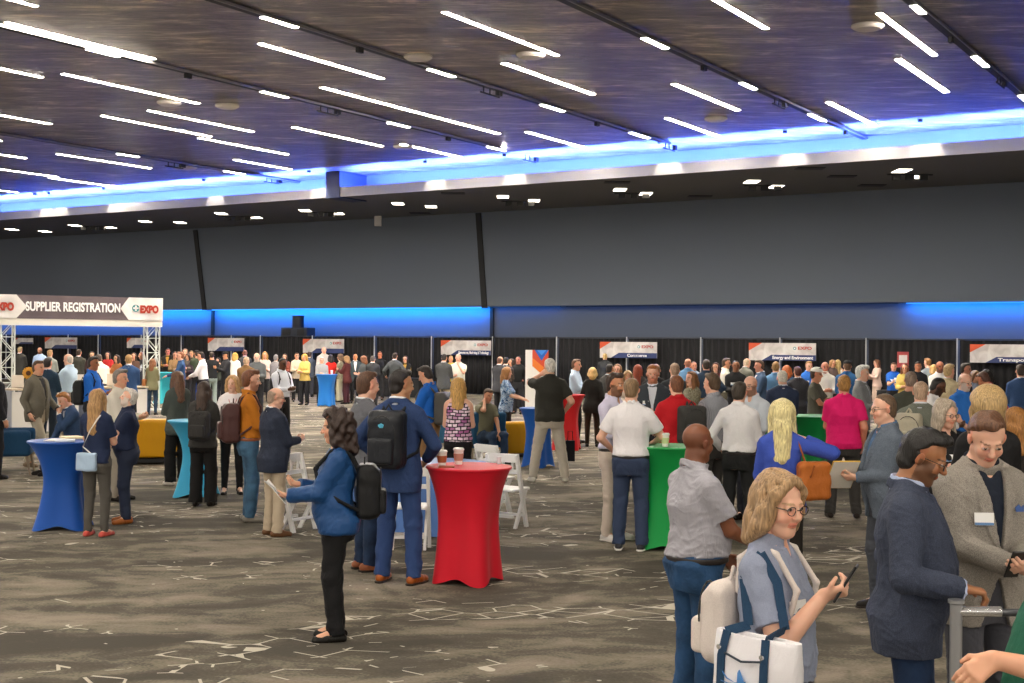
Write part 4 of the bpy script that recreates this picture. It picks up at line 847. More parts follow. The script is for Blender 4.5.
# ---------------------------------------------------------------- furniture
def spandex(col):
    m, nt, b = newmat('stretch_fabric'); c = C(col); b.inputs['Base Color'].default_value = c; b.inputs['Roughness'].default_value = .55; b.inputs['Sheen Weight'].default_value = .08; b.inputs['Specular IOR Level'].default_value = .3
    tc = N(nt, 'ShaderNodeTexCoord'); n = N(nt, 'ShaderNodeTexNoise', i_Scale=3.0, i_Detail=2.0); nt.links.new(tc.outputs['Object'], n.inputs['Vector']); bp = N(nt, 'ShaderNodeBump', i_Strength=.15, i_Distance=.03); nt.links.new(n.outputs['Fac'], bp.inputs['Height']); nt.links.new(bp.outputs[0], b.inputs['Normal']); return m
def cocktail_table(x, Y, col, label, r=.38, h=1.07, rot=40, waist=.20, foot=.34):
    X = atY(x, Y)[0]; t = emp('cocktail_table', (X, Y, 0), label, 'table', None, math.radians(rot)); V = []; n, m = 72, 34
    for j in range(m+1):
        s = j/m
        for k in range(n):
            a = 2*math.pi*k/n; wv = abs(math.cos(2*a))**2.2
            up = (max(0, s-.42)/.58)**2.1; dn = (1-s)**2.4
            rc = waist*1.06+(foot-waist*1.06)*dn; rm = waist*.86+(foot*.70-waist*.86)*dn
            rr = (rc*wv+rm*(1-wv)); rr = rr+(r-rr)*up; z = h*s+(1-wv)*.055*(1-s)**6
            V.append((rr*math.cos(a), rr*math.sin(a), z))
    Fq = [(j*n+k, j*n+(k+1) % n, (j+1)*n+(k+1) % n, (j+1)*n+k) for j in range(m) for k in range(n)]
    mesh('cover', V, Fq, spandex(col), t); MB().lathe([(r-.002, -.02), (r+.006, -.008), (r+.002, .004), (r-.02, .008), (.001, .008)], (0, 0, h), 72).build('tabletop', spandex(col), t, smooth=True)
    return t
RED = cocktail_table(470, 11.75, '#cf0a26', 'large red stretch-covered cocktail table carrying two paper cups', r=.385, waist=.255, foot=.335, rot=20, h=1.04)
cocktail_table(65, 14.9, '#0c4da4', 'royal blue stretch-covered cocktail table beside the woman with the pale purse', r=.40, waist=.20, foot=.375, rot=50, h=1.0)
cocktail_table(198, 18.1, '#3fb0dc', 'light blue stretch-covered cocktail table under the two long-haired women', r=.40, waist=.17, foot=.36, rot=45, h=1.05)
cocktail_table(669, 13.8, '#0c9a48', 'bright green stretch-covered cocktail table behind the man in the white polo', r=.36, waist=.20, foot=.36, rot=30, h=1.08)
cocktail_table(539, 22.8, '#0e56b0', 'deep blue cocktail table partly hidden by the man in the black polo', r=.33, waist=.19, foot=.30, rot=10, h=1.03)
cocktail_table(567, 26.6, '#c8141c', 'red cocktail table behind the man in the black polo', r=.38, waist=.24, foot=.36, rot=35, h=1.12)
cocktail_table(327, 44, '#1f74c6', 'small blue cocktail table with a paper cup, far out on the open floor', r=.36, waist=.25, foot=.33, rot=30, h=1.07)
cocktail_table(163, 45, '#3cbccb', 'turquoise cocktail table next to the woman in the olive jacket', r=.38, waist=.2, foot=.34, rot=0, h=1.07)
cocktail_table(192, 46, '#1453b4', 'royal blue cocktail table behind the long-haired women', r=.42, waist=.26, foot=.34, rot=20, h=1.07)
cocktail_table(812, 20.6, '#0b8a44', 'green cocktail table in front of the man in the white cap', r=.44, waist=.25, foot=.36, rot=20, h=1.05)
cocktail_table(893, 25.2, '#0b8a44', 'green cocktail table in front of the woman in the blue polo', r=.40, waist=.25, foot=.36, rot=20, h=1.07)
cocktail_table(1021, 28, '#1565bd', 'blue cocktail table cut by the photo edge behind the wavy blonde woman', r=.50, waist=.28, foot=.36, rot=20, h=1.06)
cocktail_table(758, 31, '#0b8a44', 'small green cocktail table behind the bald man with glasses', r=.38, waist=.25, foot=.36, rot=20, h=1.07)
def cup(px, Y, z, label, sleeve=None, h=.12, clear=False, X=None):
    X = atY(px, Y)[0]; t = emp('paper_cup', (X, Y, z), label, 'cup'); s = h/.12
    MB().lathe([(.028*s, 0), (.040*s, .112*s), (.042*s, .116*s)], n=20).build('cup_body', plain('#f0ece4' if not clear else '#dfe6ea', .4), t, smooth=True)
    if sleeve: MB().lathe([(.0335*s, .03*s), (.0405*s, .085*s)], n=20).build('sleeve', plain(sleeve, .8), t, smooth=True)
    if not clear: MB().lathe([(.043*s, .112*s), (.044*s, .120*s), (.037*s, .128*s), (.034*s, .130*s), (.001, .129*s)], n=20).build('lid', plain('#f6f6f4', .4), t, smooth=True)
    return t
cup(443, 11.65, 1.05, 'paper coffee cup with brown sleeve and white lid, beside the folded napkin', '#a4542f', .135); cup(459.5, 11.85, 1.05, 'paper coffee cup with a printed pale sleeve on the red table', '#b98d7a', .14); cup(500, 11.9, 1.05, 'small clear empty cup near the rim of the red table', None, .07, True)
o = MB().box((0, 0, .006), (.14, .10, .012)).build('napkin', plain('#a3533a', .8), loc=(atY(448, 11.6)[0], 11.55, 1.05)); tag(o, 'brown folded napkin lying by the coffee cups on the red table', 'napkin')
cup(666, 13.62, 1.09, 'pale green cup on the green table beside the man in the white polo', '#cfd8a0', .13); cup(332, 43.8, 1.08, 'tiny white cup on the far blue table', None, .13)
for i, (px, yy, col) in enumerate(((58, 14.8, '#e7e3dc'), (66, 14.7, '#cfd6e2'), (73, 15.1, '#e2d2a8'))):
    o = MB().box((0, 0, .005+.004*i), (.21, .28, .010+.006*i)).build('leaflet', plain(col, .6), loc=(atY(px, yy)[0], yy, 1.012)); o.rotation_euler = (0, 0, .3*i); tag(o, ('white leaflet on the royal blue table, closest to its rim', 'pale blue booklet on the royal blue table', 'cream booklet on the royal blue table')[i], 'leaflet')
# folding chairs
def folding_chair(px, Y, rz, label):
    X = atY(px, Y)[0]; t = emp('folding_chair', (X, Y, 0), label, 'chair', 'white folding chairs', math.radians(rz)); wh = plain('#ecebe8', .4)
    for s in (-1, 1):
        MB().box((s*.20, .0, .43), (.035, .05, .90), (1, 0, 0), unit(V3(0, 1, -.28)), unit(V3(0, .28, 1))).build('leg', wh, t)       # front leg rises into the back post
        MB().box((s*.17, -.03, .22), (.03, .045, .52), (1, 0, 0), unit(V3(0, 1, .55)), unit(V3(0, -.55, 1))).build('leg', wh, t)
    MB().box((0, -.02, .445), (.38, .40, .03)).build('seat', plain('#f4f3f1', .5), t, bevel=.01)
    m = MB(); m.box((0, .115, .82), (.40, .025, .10)); m.box((0, .07, .66), (.38, .02, .05)); m.box((0, .085, .73), (.03, .02, .12)); m.box((-.12, .085, .74), (.025, .02, .12)); m.box((.12, .085, .74), (.025, .02, .12)); m.build('backrest', wh, t, bevel=.004)
    m = MB(); m.box((0, -.09, .14), (.40, .03, .03)); m.box((0, .13, .14), (.34, .03, .03)); m.build('stretcher', wh, t); return t
folding_chair(508, 15.3, 150, 'white folding chair with its back to the red table, nearer the open floor')
folding_chair(494, 16.6, 130, 'white folding chair behind the red table, farther from its cups')
folding_chair(411, 13.6, 178, 'white folding chair seen between the legs of the man in the blue suit')
folding_chair(298, 14.9, 60, 'white folding chair between the bald man and the woman holding leaflets')
# round table with blue cloth behind the red table
def draped_round(px, Y, r, h, col, label):
    X = atY(px, Y)[0]; t = emp('round_table', (X, Y, 0), label, 'table'); V = []; n = 96
    for j, (rr, z, am) in enumerate(((.01, h, 0), (r-.02, h, 0), (r, h-.015, 0), (r+.03, h*.6, .02), (r+.07, .01, .045))):
        for k in range(n): a = 2*math.pi*k/n; q = rr+am*math.sin(a*14); V.append((q*math.cos(a), q*math.sin(a), z))
    mesh('cloth', V, [(j*n+k, j*n+(k+1) % n, (j+1)*n+(k+1) % n, (j+1)*n+k) for j in range(4) for k in range(n)], fabric(col, 'satin'), t); MB().tube([(0, 0, 0), (0, 0, h-.02)], .05, 10).build('pedestal', blk, t); return t
draped_round(425, 15.2, .78, .75, '#5276b4', 'round table under a blue satin cloth behind the red table')
# upholstered armchairs
def armchair(px, Y, rz, col, label, s=1.0, leg='#8a7a66'):
    X = atY(px, Y)[0]; t = emp('armchair', (X, Y, 0), label, 'armchair', None, math.radians(rz)); fm = fabric(col, 'cloth'); t.scale = (s, s, s)
    def sb(name, c, hf, R=None, rad=.05):
        f = Field(); f.box(c, hf, R, rad); V, Q = f.solve(.018); mesh(name, V, Q, fm, t)
    sb('seat', (0, .02, .36), (.30, .30, .10)); sb('backrest', (0, -.30, .58), (.34, .07, .33), frame(0, -8, 0))
    for q in (-1, 1): sb('armrest', (q*.33, .0, .44), (.055, .32, .18))
    for q in (-1, 1):
        for r in (-1, 1): MB().tube([(q*.28, r*.26, .28), (q*.31, r*.31, 0)], [.022, .013], 8).build('leg', plain(leg, .4), t, smooth=True)
    return t
armchair(10, 21.0, -75, '#1f4668', 'dark blue armchair at the photo edge behind the man in the grey blazer', 1.15)
armchair(482, 24, 25, '#234f70', 'dark blue armchair holding the seated man on the phone')
armchair(456, 25, -25, '#3d6f93', 'paler blue armchair behind the blonde woman in the patterned top')
def lounge(px, Y, rz, label, s=1): # yellow covered low sofa seen from behind
    X = atY(px, Y)[0]; t = emp('sofa', (X, Y, 0), label, 'sofa', None, math.radians(rz)); f = Field(); f.box((0, 0, .44), (.45, .10, .33), frame(0, -5, 0), .05); f.box((0, .3, .30), (.43, .34, .14), None, .06); V, Q = f.solve(.02); mesh('upholstery', V, Q, fabric('#d49a14', 'satin'), t)
    MB().box((0, .25, .06), (.84, .7, .06)).build('plinth', blk, t); t.scale = (s, s, s); return t
lounge(152.5, 22.8, 8, 'golden yellow sofa seen from behind next to the light blue table', 1.02); lounge(524, 24.5, 20, 'golden yellow low sofa between the patterned-blouse woman and the blue table', .9)
# registration desks
def desk(px0, px1, Y0, Y1, label, h=1.0):
    X0, X1 = atY(px0, Y0)[0], atY(px1, Y1)[0]; L_ = math.hypot(X1-X0, Y1-Y0); t = emp('registration_desk', (X0, Y0, 0), label, 'desk', None, math.atan2(Y1-Y0, X1-X0))
    MB().box((L_/2, .35, h), (L_, .8, .04)).build('worktop', plain('#b9a98e', .4), t); MB().box((L_/2, 0, h/2-.02), (L_-.06, .04, h-.06)).build('front_panel', plain('#d9d6cf', .5), t)
    for k in (0, .5, 1): MB().box((.03+k*(L_-.06), .35, h/2), (.05, .7, h)).build('side_panel', plain('#a2a7b4', .5), t)
    return t
desk(11, 50, 30, 30.6, 'pale registration desk behind the man in the grey blazer'); desk(50, 80, 30.8, 31.2, 'pale registration desk in the middle of the row'); desk(86, 118, 31.4, 32, 'pale registration desk with a brown top behind the man in the blue jacket'); desk(122, 148, 32, 32.5, 'registration desk by the arch leg')
for i, (px, Y, c, lb) in enumerate(((18, 30.5, '#e8ded2', 'white framed notice on the registration desk nearest the edge'), (81, 31.4, '#e9e2da', 'small white sign on the middle registration desk'), (58, 31.2, '#49a2cf', 'light blue folder stand on the registration desk'), (113, 32.3, '#e2d6c6', 'white card sign near the man in the navy suit'))):
    o = MB().box((0, 0, .15), (.28, .02, .30)).box((0, .06, .01), (.24, .14, .02)).build('desk_sign', plain(c, .5), loc=(atY(px, Y)[0], Y, 1.03)); tag(o, lb, 'sign')
# black booth tables along the drape
btm = plain('#111114', .85, bump=.2, bscale=8)
for i, (x0, x1) in enumerate(((205, 240), (262, 290), (300, 345), (372, 425), (520, 545), (600, 655), (698, 738), (748, 815), (880, 940), (960, 1030))):
    cc = CD-(4.2 if i != 4 else 9); a0, a1 = wall_a(x0, cc), wall_a(x1, cc); q = hall((a0+a1)/2, cc, 0); t = emp('draped_table', tuple(q), 'booth table under a floor-length black cloth, '+('below the banner next to the arch', 'before the banner under the dark equipment box', 'below the banner under the dark equipment box', 'behind the man in the blue suit', 'behind the group by the upright white banner', 'below the Commerce banner', 'between the Commerce and Energy banners', 'below the Energy and Environment banner', 'below the small red notice board', 'below the Transportation banner')[i], 'table', 'black booth tables', math.atan2(W[1], W[0])); L_ = a1-a0; V = []; n = 40
    MB().box((0, 0, .755), (L_, .75, .02)).build('tabletop', plain('#26262a', .5), t)
    f = Field(); f.box((0, 0, .375), (L_/2, .38, .375), None, .03); w1 = wob(20, i, .05); f.post(lambda X, Y, Z, A: A+.012*w1(X, Y, Z)); V, Q = f.solve(.05); mesh('cloth', V, Q, btm, t)
# tall white upright banner
X, z = atY(537, 34, 350); t = emp('standing_banner', (X, 34, 0), 'tall white upright banner with orange and blue chevrons behind the man in the black polo', 'banner'); hw_ = .30; yy = .0
MB().box((0, 0, z/2+.04), (2*hw_, .02, z-.08)).build('sheet', plain('#e4e2de', .5), t); MB().box((0, 0, .05), (.70, .25, .09)).build('base', plain('#9a9c9f', .3, metal=.7), t)
def pr(poly, col, d): MB().prism(poly, (0, -.012-.003*d, z), (1, 0, 0), (0, 0, 1), -.004).build('chevron', plain(col, .5), t)
pr([(-.12, 0), (hw_, 0), (hw_, -.62), (-.12, -.35)], '#c9472a', 1); pr([(-.12, -.20), (hw_, -.55), (hw_, -.78), (-.12, -.42)], '#e07a28', 2); pr([(-.06, 0), (hw_, 0), (.12, -.28)], '#1f5fc0', 3); pr([(.0, 0), (.25, 0), (.12, -.14)], '#3a8ae0', 4)
text('OKLA', 'lettering', .13, plain('#2b2b2e', .5), t, (-.08, -.02, z-.80), (1, 0), bold=.004)
X, z = atY(903, 43.5, 351.5); t = emp('sign_board', (X, 43.5, 0), 'small red and white notice board on a stand in front of the black drape', 'sign'); MB().box((0, 0, z-.27), (.38, .03, .52)).build('board', plain('#b0494a', .5), t); MB().box((0, -.02, z-.25), (.27, .01, .26)).build('panel', plain('#e6e2e0', .5), t); MB().tube([(0, .02, 0), (0, .02, z-.5)], .02, 8).box((0, 0, .01), (.4, .3, .02)).build('stand', blk, t)
# grey metal rail at the lower corner
X, Y = atY(958, 5.55)[0], 5.55; t = emp('metal_rail', (X, Y, 0), 'grey metal handrail frame gripped by the man in the navy blazer', 'rail'); gm = plain('#b4b6ba', .3, metal=.75)
MB().tube([(0, 0, 0), (0, 0, 1.055)], .026, 16).build('post', gm, t, smooth=True); MB().tube([(0, 0, 1.06), (0, 0, 1.075)], .034, 16).build('post_cap', gm, t, smooth=True)
MB().tube([(0, 0, 1.025), (.19, 0, 1.025)], .023, 16).build('grip', plain('#cfd0d2', .2, metal=.8), t, smooth=True); MB().tube([(.19, 0, 1.02), (1.2, .1, 1.02)], .017, 12).build('crossbar', plain('#4e5054', .4, metal=.6), t, smooth=True); MB().tube([(1.2, .1, 0), (1.2, .1, 1.055)], .026, 16).build('post', gm, t, smooth=True)
X, Y = atY(722, 15.5)[0], 15.5; o = MB().box((0, 0, .18), (.20, .12, .36)).tube([(-.06, -.06, .36), (-.05, -.07, .5), (.05, -.07, .5), (.06, -.06, .36)], .008, 6).build('tote_bag', fabric('#2f9bd6'), loc=(X, Y, .62-.62)); tag(o, 'bright blue shopping bag behind the man in the grey polo', 'bag')
X, Y = ground(570, 461); o = MB().box((0, 0, .19), (.17, .12, .38)).tube([(-.05, 0, .38), (-.04, 0, .55), (.04, 0, .55), (.05, 0, .38)], .009, 6).build('tote_bag', fabric('#15151a'), loc=(X, Y, 0)); tag(o, 'black paper bag standing by the legs of the man in the black polo', 'bag')
X, Y = atY(29, 30.3)[0], 30.3; t = emp('flower_arrangement', (X, 30.3, 1.02), 'large yellow sunflower behind the man in the grey blazer', 'flower'); MB().lathe([(.05, 0), (.07, .22), (.05, .26)], n=14).build('vase', plain('#5b4a38', .5), t, smooth=True); m = MB()
for k in range(16): a = k*.3927; m.box((.13*math.cos(a), 0, .48+.13*math.sin(a)), (.13, .015, .05), (math.cos(a), 0, math.sin(a)), (0, 1, 0), (-math.sin(a), 0, math.cos(a)))
m.build('petals', plain('#d99a2e', .6), t); MB().tube([(0, .02, .48), (0, -.03, .48)], .075, 16).build('centre', plain('#5a3517', .8), t); MB().tube([(0, .02, .2), (0, .02, .46)], .012, 6).build('stem', plain('#3c5a28', .7), t)
t.scale = (.75, .75, .75)
# ---------------------------------------------------------------- the people, nearest first
T_, J_ = 'trousers', 'jeans'
a = person(776, Y=4.8, hy=474, yaw=58, label='woman with wavy light brown hair and glasses looking at a phone, tote on shoulder', g='f', bulk=.35, skin='b', hair=('wavy', '#ab8a64', .004, .13), top=('polo', '#8b93a8'), bot=(T_, '#4a4c54'), arms=('down', ((.13, .24, .40), (.3, -.3, -1), (-.5, .2, .8), .9, (-.1, .9, .3))), head=(-24, 8), extra=('glasses', 'badge', 'rolled'))
held(a, 1, 'phone', 'black phone held up by the woman with the tote bag', 10)
backpack(a, '#d9cfc8', 'small cream backpack on the woman with the tote bag', (.115, .06, .16), .24, kind='cloth', sr=.012)
def tote(p):
    S, RT = p.S, p.RT; c = (.31, .04, .075); o = carried(p, 'tote_bag', 'white canvas tote with dark blue straps and a small blue bird print', 'bag', p.tw(c)*S); at_ = np.array(o['_at']); R = RT@frame(68, 0, 0); f = Field()
    q = lambda v: p.tw(c)+R@np.array(v, float)
    f.loft(p.tw(c), R, [(-.21, .19, .05, 0), (-.05, .205, .06, 0), (.10, .20, .055, 0), (.185, .185, .035, 0), (.19, .180, .030, 0)], k=.01, n=3.2); f.box(q((0, 0, .20)), (.15, .020, .05), R, .01, k=.01, sub=True); w1 = wob(18, 3); f.post(lambda X, Y, Z, A: A+.006*w1(X, Y, Z))
    V, Q = f.solve(.006); mesh('body', V*S-at_, Q, fabric('#e6e4e8', 'satin'), o, True)
    dk_ = fabric('#24405c')
    for s in (-1, 1):     # outer straps run down the cloth, then up to the shoulder
        m = MB(); pts = [q((s*.105, -.064, -.20)), q((s*.105, -.066, -.05)), q((s*.105, -.060, .10)), q((s*.095, -.040, .19)), p.tw((.235, .06+s*.07, .28)), p.tw((.195, .02+s*.065, .44)), p.tw((.165, .01, .535))]
        for i in range(len(pts)-1):
            d = pts[i+1]-pts[i]; L_ = np.linalg.norm(d); u = d/L_; nx = unit(np.cross(u, R@V3(0, -1, 0))) if i < 4 else unit(np.cross(u, RT@V3(1, 0, .3))); m.box((pts[i]+pts[i+1])/2*S-at_, (.034, .005, L_*S+.004), nx, np.cross(u, nx), u)
        m.build('strap', dk_, o); e = q((s*.105, -.069, .135))*S-at_; MB().tube([e, e+R@V3(0, -.006, 0)], .009, 14).build('rivet', plain('#d9dade', .2, metal=.8), o)
    m = MB().tube([q((-.09, -.058, .115))*S-at_, q((0, -.066, .100))*S-at_, q((.09, -.058, .115))*S-at_], .004, 6); m.build('pocket_edge', plain('#22303f', .6), o)
    b = plain('#4a86c8', .6); k = .85; B = lambda pl: MB().prism([(x*k, z*k) for x, z in pl], q((-.02, -.069, .020))*S-at_, R[:, 0], R[:, 2], .004)
    m = B([(-.01, 0), (.02, -.006), (.06, -.012), (.078, -.012), (.058, .004), (.052, .016), (.040, .012)]); m.prism([(x*k, z*k) for x, z in [(.008, .002), (.012, .045), (.02, .058), (.036, .030), (.046, .008)]], q((-.02, -.069, .020))*S-at_, R[:, 0], R[:, 2], .004)
    m.prism([(x*k, z*k) for x, z in [(-.012, .002), (-.05, .012), (-.075, .034), (-.074, .030), (-.050, .008)]], q((-.02, -.069, .020))*S-at_, R[:, 0], R[:, 2], .004); m.prism([(x*k, z*k) for x, z in [(0, 0), (-.04, -.008), (-.085, -.006), (-.04, -.012)]], q((-.02, -.069, .020))*S-at_, R[:, 0], R[:, 2], .004); m.build('bird_print', b, o)
tote(a)
a = person(697, Y=7.5, hy=424, yaw=112, label='man with shaved head in pale grey polo and blue jeans', bulk=.75, skin='#7c4a30', hair=('bald', '#241c18'), top=('polo', '#a4a3ab'), bot=(J_, '#2a4a6e'), shoe='#2a2422', arms=('low', ((.16, .34, .10), (.4, -1, -.4), (-.7, -.2, .4), .5)), head=(12, 2), stance=.13)
held(a, 1, 'paper', 'folded white paper held by the man in the grey polo', 30)
a = person(912, Y=5.9, hy=428, yaw=72, label='bearded man in navy blazer and glasses bending his head, hand on the rail', bulk=.55, skin='#a06c48', hair=('short', '#120e0c', .003), top=('jacket', '#3b4254'), under='#b9c6e4', bot=(J_, '#1d3150'), arms=(('pocket'), ((.20, .22, .155), (.5, -1, -.3), (0, -.2, -1), .75)), head=(-6, 24), beard='#4a3224', extra=('glasses',))
a = person(983, Y=6.4, hy=409, yaw=12, label='tall man in light grey blazer over black shirt looking down at his hands', skin='b', hair=('messy', '#6a4832', -.003), top=('jacket', '#8f8981'), under='#1d2432', bot=(T_, '#46474e'), arms=(((.02, .28, .15), (.6, -.4, -1), (-.6, 0, .6), .6), ((.03, .30, .14), (.5, -.4, -1), (-.6, 0, .6), .5)), head=(-14, 30), extra=('badge',), bulk=.2)
f = MB(); q = wp(a, (-.095, a.fb(.36)+a.inf+.006, .36)); o = f.prism([(-.02, 0), (.02, 0), (.025, .02), (.006, .035), (-.006, .02), (-.02, .032)], q, a.RT[:, 0], a.RT[:, 2], -.006).build('pocket_square', plain('#3c5c9c', .6), a.root)
held(a, 0, 'phone', 'dark phone in the hands of the man in the grey blazer')
person(1086, Y=4.0, h=1.80, yaw=-78, label='person in dark green top cut off at the edge, forearm reaching forward', g='f', bulk=1.0, skin='a', hair=('bun', '#3a2a20'), top=('loose', '#23604a'), bot=(T_, '#1c1c20'), arms=(((.10, .36, .27), (.5, -1, -.6), (-.5, -.2, -.4), .45, (-.1, .8, -.5)), 'down'), lean=0)
a = person(336, fy=639, hy=413, yaw=-85, label='woman with dark curly hair in blue satin blouse and black trousers', g='f', bulk=.75, hair=('curly', '#33221b', .006), top=('blouse', '#1e477a', 'satin'), bot=(T_, '#19191b', 'slimx'), shoe='#15130f|p', arms=(((.06, .36, .19), (.5, -.4, -1), (-.4, 0, .8), .5), ((.05, .30, .26), (.5, -.4, -1), (-.4, 0, .8), .6)), stance=.09)
held(a, 0, 'paper', 'white leaflets held by the woman in the blue satin blouse', 0)
backpack(a, '#17181a', 'shiny black backpack worn by the woman in the blue satin blouse', (.14, .08, .21), .22)
a = person(398, fy=583, hy=371, yaw=158, label='tall man in blue suit and tan shoes wearing a black backpack', skin='#b98a68', hair=('short', '#1c1412', .001), top=('jacket', '#2c4069'), under='#e4e8f0', bot=(T_, '#2d4370'), shoe='#96501e', arms=(((.24, .10, .10), (1, -.6, -.3), (-1, 0, .3), .6), ((.17, .18, .08), (1, -.5, -.2), (-1, 0, .3), .6)), head=(-35, 5), stance=.15)
backpack(a, '#1f2228', 'black backpack with small light blue logo on the man in the blue suit', (.155, .08, .235), .27, logo='#58b8dc')
a = person(365, fy=570, hy=373, yaw=118, label='man in charcoal blazer with brown hair beside the man in the blue suit', skin='b', hair=('short', '#5a3e2c', .0), top=('jacket', '#626369'), under='#dfe3ea', bot=(J_, '#223450'), shoe='#92583a', arms=('front', 'front'), head=(8, 4), stance=.1)
a = person(273, fy=536, hy=388, yaw=128, label='bald man with glasses in navy blazer and khaki trousers', skin='b', hair=('balding', '#a08a78'), top=('jacket', '#2a3142'), bot=(T_, '#b3a48e'), shoe='#6a4930', arms=('front', 'front'), head=(-28, 8), bulk=.5, extra=('glasses',))
a = person(249, fy=521, hy=371, yaw=108, label='man with auburn hair in mustard shirt and blue jeans', skin='b', hair=('short', '#6e4024', .006), top=('shirt', '#b36d1c'), bot=(J_, '#41637f'), shoe='#8b857c', arms=('front', 'front'), head=(-6, 4), beard='#8a5434', extra=('tanbelt',))
backpack(a, '#4b302e', 'dark brown leather backpack on the man in the mustard shirt', (.15, .09, .23), .22, kind='leather')
person(232, fy=494, hy=376, yaw=12, label='smiling blonde woman in white blouse with red lanyard', g='f', skin='b', hair=('bob', '#c79b66', .0, .16), top=('blouse', '#ebe6e6'), bot=(T_, '#1a1a1c', 'slim'), shoe='#1a1512|p', arms=('table', 'table'), extra=('lanyard',), head=(-20, 4))
a = person(203, fy=506, hy=382, yaw=176, label='woman with long dark brown hair in charcoal top and wide black trousers', g='f', bulk=.3, hair=('long', '#45342a', 0, .26), top=('blouse', '#3c3b39'), bot=(T_, '#1b1a1a', 'wide'), arms=('front', 'front'))
backpack(a, '#383736', 'soft charcoal backpack on the woman at the light blue table', (.15, .075, .20), .22, kind='cloth')
person(177, fy=485, hy=372, yaw=-140, label='woman with long wavy brown hair in grey green jacket and flowing black trousers', g='f', hair=('long', '#6c4a34', .004, .32), top=('cardigan', '#49504c'), under='#3a3f3c', bot=(T_, '#161616', 'wide'), shoe='#cfc8be', arms=('front', 'front'))
a = person(96, fy=536, hy=390, yaw=168, label='woman with long blonde hair in navy top and grey trousers', g='f', skin='b', hair=('long', '#b48c5c', .004, .38), top=('tee', '#222d4a'), bot=(T_, '#56534e', 'slim'), shoe='#c9564c|p', arms=(('table'), 'front'), head=(12, 10))
handbag(a, -1, '#a9c1da', 'pale blue crossbody purse on the woman in the navy top', (.13, .035, .11), -.03, -.16, strap='#e8e4de', x=.04, cross=True)
person(126, fy=523, hy=389, yaw=-72, label='white-bearded man in navy polo with folded arms', skin='b', bulk=.75, hair=('short', '#d9d3ca'), top=('polo', '#1f2943'), bot=(T_, '#2b3347'), shoe='#a05c28', arms=('cross', 'cross'), head=(0, -14), beard='#d3ccc2', extra=('tanbelt',))
a = person(37, fy=468, hy=361, yaw=72, label='man in taupe blazer and khaki trousers striding past the blue armchair', skin='a', hair=('short', '#5c4432'), top=('jacket', '#706b5e'), under='#2c2c30', bot=(T_, '#b9af9a'), shoe='#7d6a56', arms=('swing', 'down'), stride=.5, stance=.08, bulk=.35)
person(-7, Y=20, h=1.8, yaw=150, label='person in dark jacket cut off by the photo edge above the blue armchair', top=('jacket', '#26262b'), bot=(T_, '#222226'), bulk=.6)
person(120, Y=17.5, hy=370, yaw=82, label='grey-haired man in cream shirt behind the white-bearded man', skin='a', hair=('short', '#77706a', .004), top=('shirt', '#d9d3c6'), bot=(T_, '#8c8478'), arms=('front', 'front'), bulk=.4)
a = person(93, Y=24, hy=357, yaw=80, label='dark-haired man in bright blue jacket by the registration desks', skin='#a06a48', hair=('short', '#221a16'), top=('shirt', '#1c66c6'), bot=(T_, '#23252c'), arms=('front', 'front'))
backpack(a, '#1a1b1e', 'black backpack on the man in the bright blue jacket', (.14, .09, .22), .2)
person(76, Y=21, h=1.78, sit=.50, yaw=-50, label='seated man with reddish hair in navy blazer eating behind the royal blue table', skin='b', hair=('short', '#b0763f'), top=('jacket', '#31486a'), bot=(T_, '#2a2f3c'), arms=('chin', 'lap'), lean=12, head=(0, 18))
a = person(152, fy=415, hy=359, yaw=176, label='woman with auburn hair in olive jacket and jeans by the arch leg', g='f', hair=('long', '#8a5634', 0, .24), top=('cardigan', '#7f7c5e'), bot=(J_, '#2c4058', 'slim'), arms=('front', 'front'))
handbag(a, -1, '#a0663a', 'brown shoulder bag on the woman in the olive jacket', (.15, .06, .12), .08, strap='#8a5430')
person(69, Y=28, hy=354, yaw=-105, label='bald man in pale blue shirt leaning at the registration desk', skin='b', hair=('balding', '#d8cfc4'), top=('polo', '#bcd2e4'), bot=(T_, '#8a7f70'), arms=('table', 'point'), bulk=.6)
person(48, Y=26.5, hy=358, yaw=170, label='person in dark teal jacket right behind the man in the taupe blazer', hair=('short', '#2c2320'), top=('jacket', '#24384a'), bot=(T_, '#1c2630'), arms=('front', 'front'))
# behind and around the registration desks
def far(x, Y, hy, yaw, label, g='m', skin='a', hair=('short', '#3a2c22'), top=('shirt', '#888888'), bot=(T_, '#26262a'), arms=('front', 'front'), **k):
    hm = 1.84 if g == 'm' else 1.71; dy = hy-(HOR+ROLL*(x-512)); Y = min(max(Y, (CAMH-hm)*F/dy), 50 if g == 'm' else 47-(int(x) % 3)*1.2)
    return person(x, Y=Y, hy=hy, yaw=yaw, label=label, g=g, skin=skin, hair=hair, top=top, bot=bot, arms=arms, **k)
far(20, 31.5, 347, 175, 'dark-suited person with a light cap seen through the arch leg', top=('jacket', '#3c3b38'), hair=('short', '#b8a070'))
far(40, 36, 347.5, 0, 'bearded man in light blue shirt facing out behind the desk', skin='c', beard='#2a201c', hair=('balding', '#6a4a3a'), top=('shirt', '#a9c2e4'))
far(50, 33.5, 350, 178, 'man in sage grey shirt facing the drape', hair=('short', '#c8a070'), top=('shirt', '#9fa398'))
far(79, 36.5, 349.5, 175, 'person in dark olive jacket facing a pale booth panel', top=('jacket', '#4a4a42'))
far(101, 31, 353, -150, 'person in cream shirt stooping over the middle desk', top=('shirt', '#e0d8ca'), lean=18, hair=('short', '#4c3a30'))
far(129, 30.4, 355, -165, 'blond man in navy suit at the desk beside the arch leg', skin='b', hair=('short', '#b08850'), top=('jacket', '#33507c'))
far(142, 33, 352.5, -70, 'woman in dark jacket just inside the arch leg', g='f', hair=('long', '#7a5238'), top=('cardigan', '#34353a'))
